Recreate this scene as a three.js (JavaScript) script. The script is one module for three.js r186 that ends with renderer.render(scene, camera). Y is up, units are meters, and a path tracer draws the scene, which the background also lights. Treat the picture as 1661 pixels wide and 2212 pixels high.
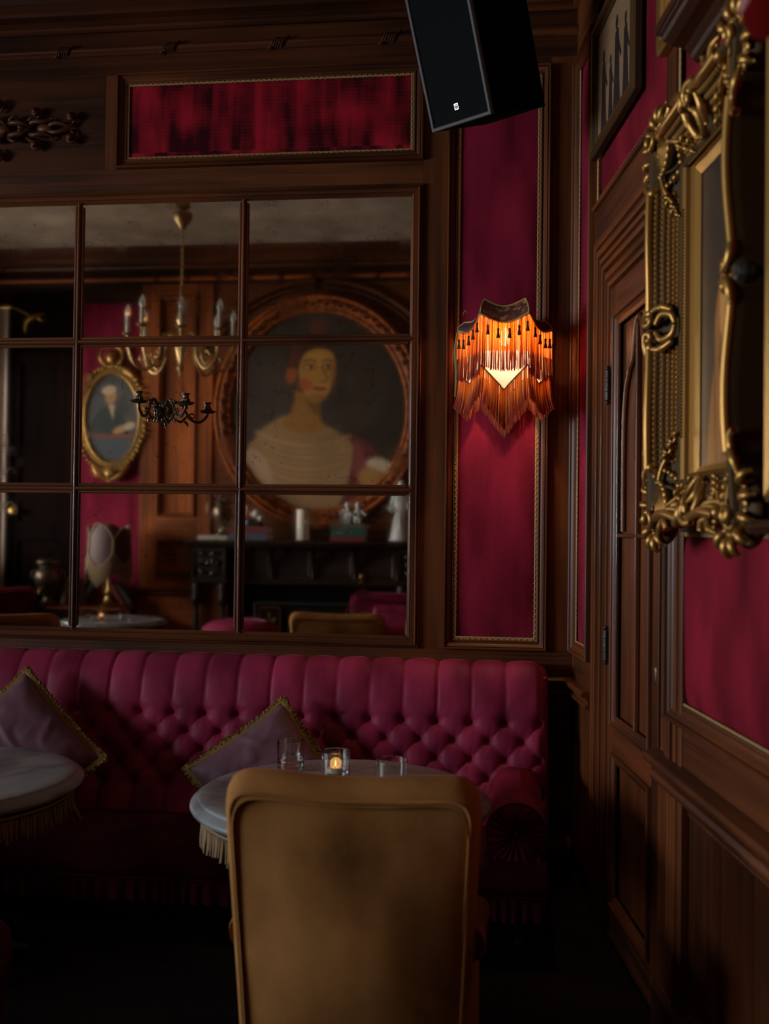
import * as THREE from 'three';
import { mergeGeometries, mergeVertices, toCreasedNormals } from 'three/addons/utils/BufferGeometryUtils.js';
import { RoundedBoxGeometry } from 'three/addons/geometries/RoundedBoxGeometry.js';
import { RectAreaLightUniformsLib } from 'three/addons/lights/RectAreaLightUniformsLib.js';

// ---------- camera, sky, daylight, exposure ----------
const D = Math.PI / 180;
const scene = new THREE.Scene();
const camera = new THREE.PerspectiveCamera(2 * Math.atan(1106 / 2200) / D, 1661 / 2212, 0.05, 60);
camera.position.set(0, 1.35, 4.1);
camera.rotation.set(0.945 * D, 6.85 * D, 0.685 * D, 'YXZ');
camera.focus = 4.0;
camera.userData.fStop = 2.6;
scene.background = new THREE.Color(0.05, 0.055, 0.06);
RectAreaLightUniformsLib.init();
const DAY = { color: new THREE.Color(0.94, 0.965, 1.0), intensity: 27, x: -9.2, y: 1.95, z: 3.5, w: 8, h: 2.1 };
const daylight = new THREE.RectAreaLight(DAY.color, DAY.intensity, DAY.w, DAY.h);
daylight.name = 'window_daylight';
daylight.position.set(DAY.x, DAY.y, DAY.z);
daylight.lookAt(0, DAY.y, DAY.z);
scene.add(daylight);
const pavement = new THREE.RectAreaLight(DAY.color, 4.2, 8, 3.4); // daylight thrown up from the pavement outside
pavement.name = 'pavement_daylight';
pavement.position.set(-7.3, 0.2, 3.5);
pavement.rotation.set(Math.PI / 2, 0, Math.PI / 2);
scene.add(pavement);
const LAMP_CD = 0.62, CANDLE_CD = 0.0007;
const renderer = new THREE.WebGLRenderer({ antialias: true });
renderer.toneMapping = THREE.LinearToneMapping;
renderer.toneMappingExposure = 1.0;
renderer.shadowMap.enabled = true;

// ---------- helpers ----------
const V = (x, y, z) => new THREE.Vector3(x, y, z);
function rng(s) { return () => { s = (s + 0x6d2b79f5) | 0; let t = Math.imul(s ^ (s >>> 15), 1 | s); t = (t + Math.imul(t ^ (t >>> 7), 61 | t)) ^ t; return ((t ^ (t >>> 14)) >>> 0) / 4294967296; }; }
const rnd = rng(71);
const lerp = (a, b, t) => a + (b - a) * t, clamp = (x, a = 0, b = 1) => Math.min(b, Math.max(a, x));
const smooth = (a, b, x) => { const t = clamp((x - a) / (b - a)); return t * t * (3 - 2 * t); };
function hash(x, y, s) { let h = Math.imul(x, 374761393) ^ Math.imul(y, 668265263) ^ Math.imul(s, 1274126177); h = Math.imul(h ^ (h >>> 13), 1103515245); return ((h ^ (h >>> 16)) >>> 0) / 4294967296; }
function pn(x, y, px, py, s) { // periodic value noise
  const xi = Math.floor(x), yi = Math.floor(y), fx = x - xi, fy = y - yi, m = (a, p) => ((a % p) + p) % p;
  const u = fx * fx * (3 - 2 * fx), v = fy * fy * (3 - 2 * fy);
  const a = hash(m(xi, px), m(yi, py), s), b = hash(m(xi + 1, px), m(yi, py), s), c = hash(m(xi, px), m(yi + 1, py), s), d = hash(m(xi + 1, px), m(yi + 1, py), s);
  return lerp(lerp(a, b, u), lerp(c, d, u), v);
}
function fbm(u, v, px, py, s, oct = 4) { let f = 0, a = 0.5, n = 0; for (let o = 0; o < oct; o++) { f += a * pn(u * px, v * py, px, py, s + o); n += a; a *= 0.5; px *= 2; py *= 2; } return f / n; }
function tex(w, h, fn, srgb = true) {
  const data = new Uint8Array(w * h * 4);
  for (let y = 0; y < h; y++) for (let x = 0; x < w; x++) {
    const c = fn(x / w, y / h), i = (y * w + x) * 4;
    for (let k = 0; k < 3; k++) data[i + k] = 255 * (srgb ? Math.pow(clamp(c[k]), 1 / 2.2) : clamp(c[k]));
    data[i + 3] = 255;
  }
  const t = new THREE.DataTexture(data, w, h);
  t.wrapS = t.wrapT = THREE.RepeatWrapping; t.magFilter = THREE.LinearFilter; t.minFilter = THREE.LinearMipmapLinearFilter; t.generateMipmaps = true;
  if (srgb) t.colorSpace = THREE.SRGBColorSpace;
  t.needsUpdate = true;
  return t;
}
const mix3 = (a, b, t) => [lerp(a[0], b[0], t), lerp(a[1], b[1], t), lerp(a[2], b[2], t)];
function canvasTex(w, h, draw) {
  const c = document.createElement('canvas'); c.width = w; c.height = h;
  draw(c.getContext('2d'), w, h);
  const t = new THREE.CanvasTexture(c); t.colorSpace = THREE.SRGBColorSpace; t.magFilter = THREE.LinearFilter;
  return t;
}
// u across the grain (0.5 m), v along it (2 m)
function woodTex(dark, mid, seed) {
  return tex(512, 1024, (u, v) => {
    const wob = fbm(u, v, 4, 3, seed) * 0.16;
    const band = fbm(u + wob, v, 14, 2, seed + 9, 3), fine = fbm(u, v, 90, 4, seed + 20, 2), pore = pn(u * 200, v * 26, 200, 26, seed + 33);
    const cloud = fbm(u, v, 2, 4, seed + 40, 3);
    let t = clamp(0.5 + (band - 0.5) * 0.75 + (fine - 0.5) * 0.5 + (cloud - 0.5) * 1.1);
    if (pore > 0.88) t *= 0.82;
    return mix3(dark, mid, t);
  });
}
const T = {
  wood: woodTex([0.036, 0.0095, 0.0022], [0.180, 0.053, 0.0115], 5),
  velvet: tex(512, 512, (u, v) => {
    const n = fbm(u, v, 5, 3, 50, 5), st = fbm(u, v, 18, 2, 60, 3), weave = pn(u * 256, v * 256, 256, 256, 70);
    const t = clamp(0.5 + (n - 0.5) * 1.7 + (st - 0.5) * 0.35 + (weave - 0.5) * 0.16);
    return mix3([0.13, 0.0025, 0.014], [0.34, 0.014, 0.05], t);
  }),
  oldvelvet: tex(512, 256, (u, v) => { // crushed, worn vertical bars
    const n = fbm(u, v, 7, 3, 150, 5), st = fbm(u, v * 0.5, 26, 2, 160, 3), rib = Math.sin(v * 256 * 0.7) * 0.06;
    const t = clamp(0.5 + (n - 0.5) * 1.5 + (st - 0.5) * 1.7 + rib);
    return mix3([0.05, 0.0008, 0.004], [0.5, 0.011, 0.028], t);
  }),
  ochre: tex(512, 512, (u, v) => {
    const n = fbm(u, v, 3, 3, 250, 5), st = fbm(u, v, 9, 3, 260, 4), w = pn(u * 256, v * 200, 256, 200, 270);
    const t = clamp(0.5 + (n - 0.5) * 1.5 + (st - 0.5) * 0.6 + (w - 0.5) * 0.12);
    return mix3([0.19, 0.076, 0.012], [0.62, 0.285, 0.085], t);
  }),
  marble: tex(512, 512, (u, v) => {
    const wv = fbm(u, v, 3, 5, 350, 5), vein = Math.pow(1 - Math.abs(2 * fbm(u + wv * 0.3, v, 3, 4, 360, 4) - 1), 9);
    const t = clamp(0.62 + (wv - 0.5) * 0.8 - vein * 0.5);
    return mix3([0.15, 0.155, 0.16], [0.5, 0.51, 0.52], t);
  }),
  plaster: tex(256, 256, (u, v) => { const n = fbm(u, v, 6, 6, 450, 5); return mix3([0.38, 0.27, 0.18], [0.66, 0.5, 0.34], clamp(0.5 + (n - 0.5) * 1.6)); }),
  carpet: tex(256, 256, (u, v) => { const n = fbm(u, v, 8, 8, 550, 4), w = pn(u * 128, v * 128, 128, 128, 560); return mix3([0.006, 0.004, 0.004], [0.028, 0.014, 0.011], clamp(n * 0.8 + (w - 0.5) * 0.5)); }),
  fox: tex(512, 512, (u, v) => { // silvering of an old looking-glass: specks and clouds
    const cl = fbm(u, v, 5, 5, 650, 4), sp = pn(u * 90, v * 90, 90, 90, 660), sp2 = fbm(u, v, 40, 40, 670, 2), cr = Math.pow(1 - Math.abs(2 * fbm(u, v, 17, 14, 680, 4) - 1), 40) * smooth(0.5, 0.62, fbm(u, v, 9, 9, 690, 3));
    let t = 0.93 - clamp((cl - 0.5) * 0.5, 0, 0.16);
    if (sp > 0.962 && sp2 > 0.52) t *= 0.6;
    t *= 1 - 0.5 * cr;
    return [0.9 * t, 0.82 * t, 0.71 * t];
  }),
  foxR: tex(512, 512, (u, v) => { const cl = fbm(u, v, 5, 5, 650, 4), cr = Math.pow(1 - Math.abs(2 * fbm(u, v, 10, 8, 680, 4) - 1), 26); const r = 0.035 + (cl > 0.6 ? 0.03 * cr : 0) + clamp(cl - 0.66) * 0.3; return [r, r, r]; }, false),
};
T.plaster.repeat.set(1, 1);
const std = (o) => new THREE.MeshPhysicalMaterial(o);
const C = (r, g, b) => new THREE.Color().setRGB(r, g, b);
const velvetSheen = { roughness: 0.85, sheen: 1, sheenRoughness: 0.38, specularIntensity: 0.25 };
const M = {
  wood: std({ map: T.wood, color: C(1.1, 0.95, 0.85), roughness: 0.46, clearcoat: 0.18, clearcoatRoughness: 0.3, specularIntensity: 0.5 }),
  doorWood: std({ map: T.wood, color: C(1.1, 0.95, 0.95), roughness: 0.42, clearcoat: 0.14, clearcoatRoughness: 0.15, specularIntensity: 0.5 }),
  darkWood: std({ map: T.wood, color: C(0.32, 0.3, 0.3), roughness: 0.5, clearcoat: 0.1, clearcoatRoughness: 0.3, specularIntensity: 0.4 }),
  shadedWood: std({ map: T.wood, color: C(0.72, 0.62, 0.56), roughness: 0.5, clearcoat: 0.1, clearcoatRoughness: 0.3, specularIntensity: 0.4 }),  // same wood tinted darker: light falling off towards the ceiling, put into the colour
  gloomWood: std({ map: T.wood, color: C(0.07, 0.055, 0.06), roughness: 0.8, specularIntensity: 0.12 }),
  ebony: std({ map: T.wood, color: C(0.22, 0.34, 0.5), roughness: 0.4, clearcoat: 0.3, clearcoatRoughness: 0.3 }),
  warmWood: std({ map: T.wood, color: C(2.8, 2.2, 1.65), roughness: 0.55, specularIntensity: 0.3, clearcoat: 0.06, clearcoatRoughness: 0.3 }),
  velvet: std({ map: T.velvet, sheenColor: C(0.72, 0.17, 0.22), ...velvetSheen }),
  deepVelvet: std({ map: T.velvet, color: C(0.85, 0.7, 0.55), ...velvetSheen, sheenColor: C(0.38, 0.035, 0.04) }),
  archWood: std({ map: T.wood, color: C(1.15, 1.0, 0.95), roughness: 0.58, clearcoat: 0.05, clearcoatRoughness: 0.25, specularIntensity: 0.3 }),
  oldvelvet: std({ map: T.oldvelvet, sheenColor: C(0.3, 0.015, 0.02), ...velvetSheen }),
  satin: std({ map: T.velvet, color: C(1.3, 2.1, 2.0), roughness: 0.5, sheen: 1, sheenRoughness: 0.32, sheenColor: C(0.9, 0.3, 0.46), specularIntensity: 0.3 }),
  seatVelvet: std({ map: T.velvet, color: C(0.28, 0.25, 0.28), sheenColor: C(0.07, 0.008, 0.02), ...velvetSheen }),  // velvet darkened so its colour carries the shade low on the sofa
  wine: std({ map: T.velvet, color: C(0.7, 0.7, 0.8), sheenColor: C(0.4, 0.07, 0.16), ...velvetSheen }),
  mauve: std({ color: C(0.2, 0.095, 0.125), roughness: 0.5, sheen: 1, sheenRoughness: 0.3, sheenColor: C(0.6, 0.42, 0.52), specularIntensity: 0.4 }),
  ochre: std({ map: T.ochre, roughness: 0.85, sheen: 0.6, sheenRoughness: 0.4, sheenColor: C(0.45, 0.24, 0.09), specularIntensity: 0.2 }),
  bullion: std({ color: C(0.3, 0.17, 0.04), roughness: 0.7, sheen: 0.5, sheenColor: C(0.4, 0.25, 0.07) }),
  braid: std({ color: C(0.46, 0.3, 0.12), roughness: 0.6, metalness: 0.1 }),
  tan: std({ color: C(0.3, 0.19, 0.095), roughness: 0.8 }),
  marble: std({ map: T.marble, roughness: 0.28, clearcoat: 0.3, clearcoatRoughness: 0.2 }),
  black: std({ color: C(0.003, 0.003, 0.0033), roughness: 0.9, specularIntensity: 0.12 }),
  grille: std({ color: C(0.007, 0.0075, 0.008), roughness: 0.9, specularIntensity: 0.2 }),
  greyEdge: std({ color: C(0.075, 0.07, 0.07), roughness: 0.6 }),
  silver: std({ color: C(0.6, 0.6, 0.62), roughness: 0.3, metalness: 1 }),
  gilt: std({ color: C(0.40, 0.205, 0.05), roughness: 0.4, metalness: 0.8 }),
  giltDark: std({ color: C(0.065, 0.035, 0.011), roughness: 0.6, metalness: 0.2, specularIntensity: 0.4 }),
  bronze: std({ color: C(0.15, 0.105, 0.065), roughness: 0.38, metalness: 0.9 }),
  brass: std({ color: C(0.6, 0.36, 0.12), roughness: 0.33, metalness: 1 }),
  oldBrass: std({ color: C(0.45, 0.28, 0.11), roughness: 0.42, metalness: 0.9 }),
  bulbGlass: std({ color: C(0.95, 0.92, 0.86), roughness: 0.35, transmission: 0.6, thickness: 0, clearcoat: 1, clearcoatRoughness: 0.05 }),
  iron: std({ color: C(0.05, 0.045, 0.042), roughness: 0.45, metalness: 0.8 }),
  mirror: std({ color: C(1, 1, 1), map: T.fox, metalness: 1, roughness: 1, roughnessMap: T.foxR }),
  plaster: std({ map: T.plaster, roughness: 0.95 }),
  carpet: std({ map: T.carpet, roughness: 1, specularIntensity: 0.1 }),
  glass: std({ color: C(1, 1, 1), roughness: 0.015, transmission: 1, thickness: 0.003, ior: 1.5, attenuationColor: C(0.9, 0.97, 0.95), attenuationDistance: 0.4 }),
  pane: std({ color: C(0.95, 0.98, 1), roughness: 0.02, transmission: 1, thickness: 0, ior: 1.5 }),
  wax: std({ color: C(0.72, 0.62, 0.48), roughness: 0.6 }),
  cream: std({ color: C(0.66, 0.56, 0.44), roughness: 0.75 }),
  whitePorcelain: std({ color: C(0.62, 0.6, 0.56), roughness: 0.3 }),
  flame: std({ color: C(1, 0.5, 0.15), emissive: C(1, 0.36, 0.05), emissiveIntensity: 3, roughness: 1 }),
  bulb: std({ color: C(1, 0.7, 0.4), emissive: C(1, 0.74, 0.45), emissiveIntensity: 9, roughness: 0.4 }),
  lining: std({ color: C(0.9, 0.86, 0.8), roughness: 1, transmission: 0.55, thickness: 0, side: THREE.DoubleSide }),
  fringe: std({ color: C(1, 1, 1), vertexColors: true, roughness: 0.9, transmission: 0.55, thickness: 0, side: THREE.DoubleSide }),
};

// geometry
function tri(pos, uv) { const g = new THREE.BufferGeometry(); g.setAttribute('position', new THREE.Float32BufferAttribute(pos, 3)); if (uv) g.setAttribute('uv', new THREE.Float32BufferAttribute(uv, 2)); g.computeVertexNormals(); return g; }
function uvBox(g, grain = 'y', sx = 0.5, sy = 2) {
  g = g.index ? g.toNonIndexed() : g;
  const p = g.attributes.position.array, n = p.length / 3, uv = new Float32Array(n * 2), ga = { x: 0, y: 1, z: 2 }[grain], ou = rnd(), ov = rnd();
  for (let i = 0; i < n; i += 3) {
    const a = i * 3, ux = p[a + 3] - p[a], uy = p[a + 4] - p[a + 1], uz = p[a + 5] - p[a + 2], vx = p[a + 6] - p[a], vy = p[a + 7] - p[a + 1], vz = p[a + 8] - p[a + 2];
    const nn = [Math.abs(uy * vz - uz * vy), Math.abs(uz * vx - ux * vz), Math.abs(ux * vy - uy * vx)];
    const d = nn[0] > nn[1] && nn[0] > nn[2] ? 0 : nn[1] > nn[2] ? 1 : 2;
    let r = [0, 1, 2].filter((k) => k !== d);
    if (r[0] === ga) r = [r[1], r[0]];
    for (let k = 0; k < 3; k++) { uv[(i + k) * 2] = p[(i + k) * 3 + r[0]] / sx + ou; uv[(i + k) * 2 + 1] = p[(i + k) * 3 + r[1]] / sy + ov; }
  }
  g.setAttribute('uv', new THREE.BufferAttribute(uv, 2));
  return g;
}
function bx(x0, x1, y0, y1, z0, z1, r = 0.003, grain) {
  const w = x1 - x0, h = y1 - y0, d = z1 - z0;
  const g = new RoundedBoxGeometry(w, h, d, 1, Math.min(r, w / 2.1, h / 2.1, d / 2.1));
  g.translate((x0 + x1) / 2, (y0 + y1) / 2, (z0 + z1) / 2);
  return uvBox(g, grain || (w > h && w > d ? 'x' : h > d ? 'y' : 'z'));
}
function lathe(pts, seg = 32, crease = 0.6) { const g = new THREE.LatheGeometry(pts.map((p) => new THREE.Vector2(p[0], p[1])), seg); return crease ? toCreasedNormals(g, crease) : g.toNonIndexed(); }
const curve = (pts, closed = false, t = 0.5) => new THREE.CatmullRomCurve3(pts.map((p) => (p.isVector3 ? p : V(...p))), closed, 'catmullrom', t);
function tube(pts, r, seg = 24, rad = 6, closed = false) { return new THREE.TubeGeometry(curve(pts, closed), seg, r, rad, closed).toNonIndexed(); }
function taper(pts, radii, seg = 20, rad = 6) { // a tube whose radius follows RADII along its length
  const c = curve(pts), fr = c.computeFrenetFrames(seg, false), pos = [], idx = [];
  for (let i = 0; i <= seg; i++) {
    const t = i / seg, p = c.getPointAt(t), k = t * (radii.length - 1), a = Math.floor(Math.min(k, radii.length - 1.0001)), r = lerp(radii[a], radii[Math.min(a + 1, radii.length - 1)], k - a);
    for (let j = 0; j < rad; j++) { const q = (j / rad) * Math.PI * 2, v = p.clone().addScaledVector(fr.normals[i], Math.cos(q) * r).addScaledVector(fr.binormals[i], Math.sin(q) * r); pos.push(v.x, v.y, v.z); }
  }
  for (let i = 0; i < seg; i++) for (let j = 0; j < rad; j++) { const a = i * rad + j, b = i * rad + (j + 1) % rad, c2 = a + rad, d = b + rad; idx.push(a, b, c2, b, d, c2); }
  for (let j = 1; j < rad - 1; j++) { idx.push(0, j, j + 1); const o = seg * rad; idx.push(o, o + j + 1, o + j); }
  const g = new THREE.BufferGeometry(); g.setAttribute('position', new THREE.Float32BufferAttribute(pos, 3)); g.setIndex(idx); g.computeVertexNormals();
  return g.toNonIndexed();
}
function grid(nu, nv, f) { // f(u,v) -> [x,y,z]; uv in parameter space unless f returns 5 numbers
  const pos = [], uv = [], idx = [];
  for (let j = 0; j <= nv; j++) for (let i = 0; i <= nu; i++) { const p = f(i / nu, j / nv); pos.push(p[0], p[1], p[2]); uv.push(p.length > 3 ? p[3] : i / nu, p.length > 3 ? p[4] : j / nv); }
  for (let j = 0; j < nv; j++) for (let i = 0; i < nu; i++) { const a = j * (nu + 1) + i, b = a + 1, c = a + nu + 1, d = c + 1; idx.push(a, b, c, b, d, c); }
  const g = new THREE.BufferGeometry(); g.setAttribute('position', new THREE.Float32BufferAttribute(pos, 3)); g.setAttribute('uv', new THREE.Float32BufferAttribute(uv, 2)); g.setIndex(idx); g.computeVertexNormals();
  return g.toNonIndexed();
}
function join(list) {
  const gs = list.filter(Boolean).map((g) => { g = g.index ? g.toNonIndexed() : g; const q = new THREE.BufferGeometry(); for (const k of ['position', 'normal', 'uv']) if (g.attributes[k]) q.setAttribute(k, g.attributes[k]); if (!q.attributes.uv) q.setAttribute('uv', new THREE.Float32BufferAttribute(new Float32Array(q.attributes.position.count * 2), 2)); if (!q.attributes.normal) q.computeVertexNormals(); return q; });
  return gs.length === 1 ? gs[0] : mergeGeometries(gs, false);
}
const moved = (g, x, y, z, rx = 0, ry = 0, rz = 0, s = 1) => { const q = g.clone(); q.applyMatrix4(new THREE.Matrix4().compose(V(x, y, z), new THREE.Quaternion().setFromEuler(new THREE.Euler(rx, ry, rz)), typeof s === 'number' ? V(s, s, s) : s)); return q; };
// mitred rectangular moulding; prof = [[inset, z], ...] from the outer edge inwards
function mitre(x0, x1, y0, y1, prof, grain = true) {
  const pos = [], uv = [], cor = (k, i, z) => [[x0 + i, y0 + i, z], [x1 - i, y0 + i, z], [x1 - i, y1 - i, z], [x0 + i, y1 - i, z]][k];
  for (let s = 0; s < 4; s++) {
    const e = (s + 1) % 4; let acc = rnd();
    for (let j = 0; j < prof.length - 1; j++) {
      const [i0, z0] = prof[j], [i1, z1] = prof[j + 1], a = cor(s, i0, z0), b = cor(e, i0, z0), c = cor(s, i1, z1), d = cor(e, i1, z1), st = Math.hypot(i1 - i0, z1 - z0);
      const ax = s % 2 === 0 ? 0 : 1, q = (p, u) => [u / 0.5, p[ax] / 2];
      pos.push(...a, ...b, ...c, ...b, ...d, ...c);
      uv.push(...q(a, acc), ...q(b, acc), ...q(c, acc + st), ...q(b, acc), ...q(d, acc + st), ...q(c, acc + st));
      acc += st;
    }
  }
  return tri(pos, uv);
}
const ogee = (w, h, z = 0, n = 1) => { // a panel moulding: bead, hollow, fillet, bead
  const p = [[0, z], [0.0, z + h * 0.55]];
  for (let i = 0; i <= 5; i++) { const a = Math.PI * (1 - i / 5); p.push([w * 0.13 + Math.cos(a) * w * 0.13, z + h * 0.55 + Math.sin(a) * h * 0.45]); }
  p.push([w * 0.3, z + h * 0.5], [w * 0.34, z + h * 0.62]);
  for (let i = 1; i <= 6; i++) { const t = i / 6; p.push([lerp(w * 0.34, w * 0.78, t), z + h * (0.62 - 0.52 * Math.sin(t * Math.PI / 2))]); }
  p.push([w * 0.8, z + h * 0.2]);
  for (let i = 0; i <= 4; i++) { const a = Math.PI * (1 - i / 4); p.push([w * 0.9 + Math.cos(a) * w * 0.1, z + h * 0.12 + Math.sin(a) * h * 0.14]); }
  p.push([w, z - 0.004]);
  return p;
};
// a profile [[z, y], ...] run along x
function run(prof, x0, x1) {
  const pos = [], uv = []; let acc = rnd();
  for (let j = 0; j < prof.length - 1; j++) {
    const [z0, y0] = prof[j], [z1, y1] = prof[j + 1], st = Math.hypot(z1 - z0, y1 - y0);
    pos.push(x0, y0, z0, x0, y1, z1, x1, y0, z0, x1, y0, z0, x0, y1, z1, x1, y1, z1);
    const a = [acc / 0.5, x0 / 2], b = [acc / 0.5, x1 / 2], c = [(acc + st) / 0.5, x0 / 2], d = [(acc + st) / 0.5, x1 / 2];
    uv.push(...a, ...c, ...b, ...b, ...c, ...d); acc += st;
  }
  const tris = THREE.ShapeUtils.triangulateShape(prof.map((p) => new THREE.Vector2(p[0], p[1])), []);
  for (const x of [x0, x1]) for (const t of tris) for (const k of x === x0 ? t : [t[0], t[2], t[1]]) { pos.push(x, prof[k][1], prof[k][0]); uv.push(prof[k][0] / 0.5, prof[k][1] / 2); }
  return tri(pos, uv);
}
const spiral = (cx, cy, r0, r1, a0, turns, n = 14, z = 0, dz = 0) => Array.from({ length: n + 1 }, (_, i) => { const t = i / n, r = lerp(r0, r1, t), a = a0 + turns * 2 * Math.PI * t; return V(cx + Math.cos(a) * r, cy + Math.sin(a) * r, z + dz * t); });
const ball = (r, x, y, z, s, d = 1) => { const g = new THREE.IcosahedronGeometry(r, d); if (d > 0) { const p = g.attributes.position, n = []; for (let i = 0; i < p.count; i++) { const q = V(p.getX(i), p.getY(i), p.getZ(i)).normalize(); n.push(q.x, q.y, q.z); } g.setAttribute('normal', new THREE.Float32BufferAttribute(n, 3)); } if (s) g.scale(...s); g.translate(x, y, z); return g; };
// cushion-like cloth panel
const cloth = (x0, x1, y0, y1, z, puff, su = 1, sv = 1, r = 0) => grid(16, 24, (u, v) => {
  const e = Math.min(u, 1 - u) * (x1 - x0), f = Math.min(v, 1 - v) * (y1 - y0), k = (1 - Math.exp(-e / 0.025)) * (1 - Math.exp(-f / 0.025));
  let x = lerp(x0, x1, u), y = lerp(y0, y1, v);
  return [x, y, z + puff * k, x * su, y * sv];
});
// gimp braid round a rectangle: two cords and a row of scallop loops
function gimp(x0, x1, y0, y1, z, w = 0.013, pitch = 0.011) {
  const out = [], seg = [[x0, y0, x1, y0], [x1, y0, x1, y1], [x1, y1, x0, y1], [x0, y1, x0, y0]];
  out.push(mitre(x0, x1, y0, y1, [[0, z], [0, z + 0.003], [w * 0.25, z + 0.0045], [w * 0.35, z + 0.002], [w * 0.65, z + 0.002], [w * 0.75, z + 0.0045], [w, z + 0.003], [w, z]]));
  const b = new THREE.OctahedronGeometry(0.0036, 0);
  for (const [ax, ay, bx_, by] of seg) { const L = Math.hypot(bx_ - ax, by - ay), n = Math.floor(L / pitch), nx = -(by - ay) / L, ny = (bx_ - ax) / L; for (let i = 1; i < n; i++) { const t = i / n, o = w * (i % 2 ? 0.95 : 0.5); out.push(moved(b, lerp(ax, bx_, t) + nx * o, lerp(ay, by, t) + ny * o, z + 0.003)); } }
  return join(out);
}

// naming and adding
const used = {};
function numbered(n) { if (!(n in used)) { used[n] = 0; return n; } used[n]++; return n + '_' + String(used[n]).padStart(3, '0'); }
function mesh(name, g, m, parent, label) { const o = new THREE.Mesh(Array.isArray(g) ? join(g) : g, m); o.name = name; o.castShadow = o.receiveShadow = true; parent.add(o); if (label) o.userData.label = label; return o; }
function thing(name, label, category, pos = [0, 0, 0], ry = 0, group) { const o = new THREE.Group(); o.name = numbered(name); o.position.set(...pos); o.rotation.y = ry; o.userData = { label, category }; if (group) o.userData.group = group; scene.add(o); return o; }
function copy(src, label, pos, ry = src.rotation.y, group, scale) { const o = src.clone(); o.name = numbered(src.name.replace(/_\d{3}$/, '')); o.position.set(...pos); o.rotation.y = ry; o.userData = { ...src.userData, label }; if (group) o.userData.group = group; if (scale) o.scale.set(...scale); scene.add(o); return o; }
function struct(name) { const o = new THREE.Group(); o.name = name; o.userData.kind = 'structure'; scene.add(o); return o; }
const stuff = (o) => { o.userData.kind = 'stuff'; return o; };

// ---------- the room ----------
const CX = 0.261, PHI = 7.6 * D, RY = -(90 - 7.6) * D, H = 3.86, ZF = 4.9, XL = -5.2;
const floor = struct('floor'); mesh('carpet', bx(XL - 0.2, 1.3, -0.12, 0, -0.2, ZF + 0.2), M.carpet, floor);
const ceiling = struct('ceiling'); mesh('plaster', uvBox(new THREE.BoxGeometry(6.9, 0.12, 5.5).translate(-2, H + 0.06, 2.4), 'x', 1.6, 1.6), M.plaster, ceiling);

const trimB = struct('trim_1'), trimR = struct('trim_2'), trimF = struct('trim_3');
// wall with the looking-glass (z = 0 is the face of its stiles)
const wb = struct('wall_back');
mesh('masonry', bx(XL - 0.2, CX + 0.2, 0, H, -0.22, -0.03), M.darkWood, wb);
const bp = (name, x0, x1, y0, y1, z1 = 0, g, m = M.wood) => mesh(name, bx(x0, x1, y0, y1, -0.035, z1, 0.002, g), m, wb);
bp('rail', XL, -0.349, 2.751, 2.849);
bp('rail', XL, CX, 0.77, 0.872);
bp('stile', -0.349, -0.249, 0.872, 3.25);
bp('stile', 0.161, CX, 0.872, 3.25);
bp('stile', -1.70, -1.645, 2.849, 3.25);
bp('panel', XL, -1.7, 2.849, 3.25, -0.001, 'x', M.shadedWood);
bp('rail', -0.249, 0.161, 3.217, 3.25);
bp('stile', XL, -2.57, 0.872, 2.751);
bp('panel', XL, CX, 0.12, 0.72, -0.008, 'x');
mesh('skirting', run([[-0.03, 0], [0.02, 0], [0.02, 0.11], [0.012, 0.125], [0.005, 0.14], [-0.03, 0.145]], XL, CX), M.wood, trimB);
mesh('dado_rail', run([[-0.03, 0.705], [0.012, 0.705], [0.024, 0.712], [0.024, 0.72], [0.012, 0.727], [0.02, 0.745], [0.038, 0.752], [0.04, 0.762], [0.03, 0.77], [-0.03, 0.772]], XL, CX + 0.01), M.wood, trimB);
bp('frieze', XL, CX, 3.249, 3.44, -0.002, 'x', M.shadedWood);
mesh('picture_rail', run([[-0.01, 3.332], [0.006, 3.334], [0.012, 3.34], [0.02, 3.347], [0.022, 3.353], [0.02, 3.359], [0.012, 3.365], [0.006, 3.371], [-0.01, 3.372]], XL, CX), M.wood, trimB);
for (let i = 0; i < 11; i++) { // ribbon ties crossing the picture rail
  const x = -0.027 - i * 0.463, parts = [];
  for (let k = -2; k <= 2; k++) parts.push(taper([V(x + k * 0.011 - 0.016, 3.332, 0.014), V(x + k * 0.011, 3.353, 0.03), V(x + k * 0.011 + 0.018, 3.374, 0.014)], [0.002, 0.0045, 0.002], 6, 5));
  parts.push(taper([V(x - 0.02, 3.338, 0.02), V(x - 0.042, 3.33, 0.016), V(x - 0.05, 3.322, 0.008)], [0.004, 0.005, 0.001], 6, 5), taper([V(x + 0.02, 3.366, 0.02), V(x + 0.042, 3.376, 0.016), V(x + 0.052, 3.374, 0.008)], [0.004, 0.005, 0.001], 6, 5));
  mesh('ribbon_tie', parts, M.wood, trimB);
}
mesh('cornice', run([[-0.03, 3.43], [0.01, 3.432], [0.02, 3.44], [0.022, 3.452], [0.012, 3.46], [0.03, 3.472], [0.062, 3.482], [0.07, 3.492], [0.07, 3.505], [0.055, 3.512], [0.075, 3.53], [0.1, 3.56], [0.112, 3.6], [0.116, 3.64], [0.15, 3.66], [0.15, 3.69], [0.17, 3.72], [0.2, 3.8], [0.22, 3.86], [-0.03, 3.86]], XL, CX + 0.2), M.shadedWood, trimB);
// upper velvet panel
mesh('panel_moulding', mitre(-1.645, -0.349, 2.849, 3.25, ogee(0.042, 0.026)), M.wood, wb);
mesh('velvet_panel', cloth(-1.605, -0.392, 2.888, 3.21, -0.008, 0.008, 0.85, 2.4), M.oldvelvet, wb);
mesh('gimp_braid', gimp(-1.607, -0.39, 2.886, 3.212, -0.002), M.braid, wb);
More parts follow.
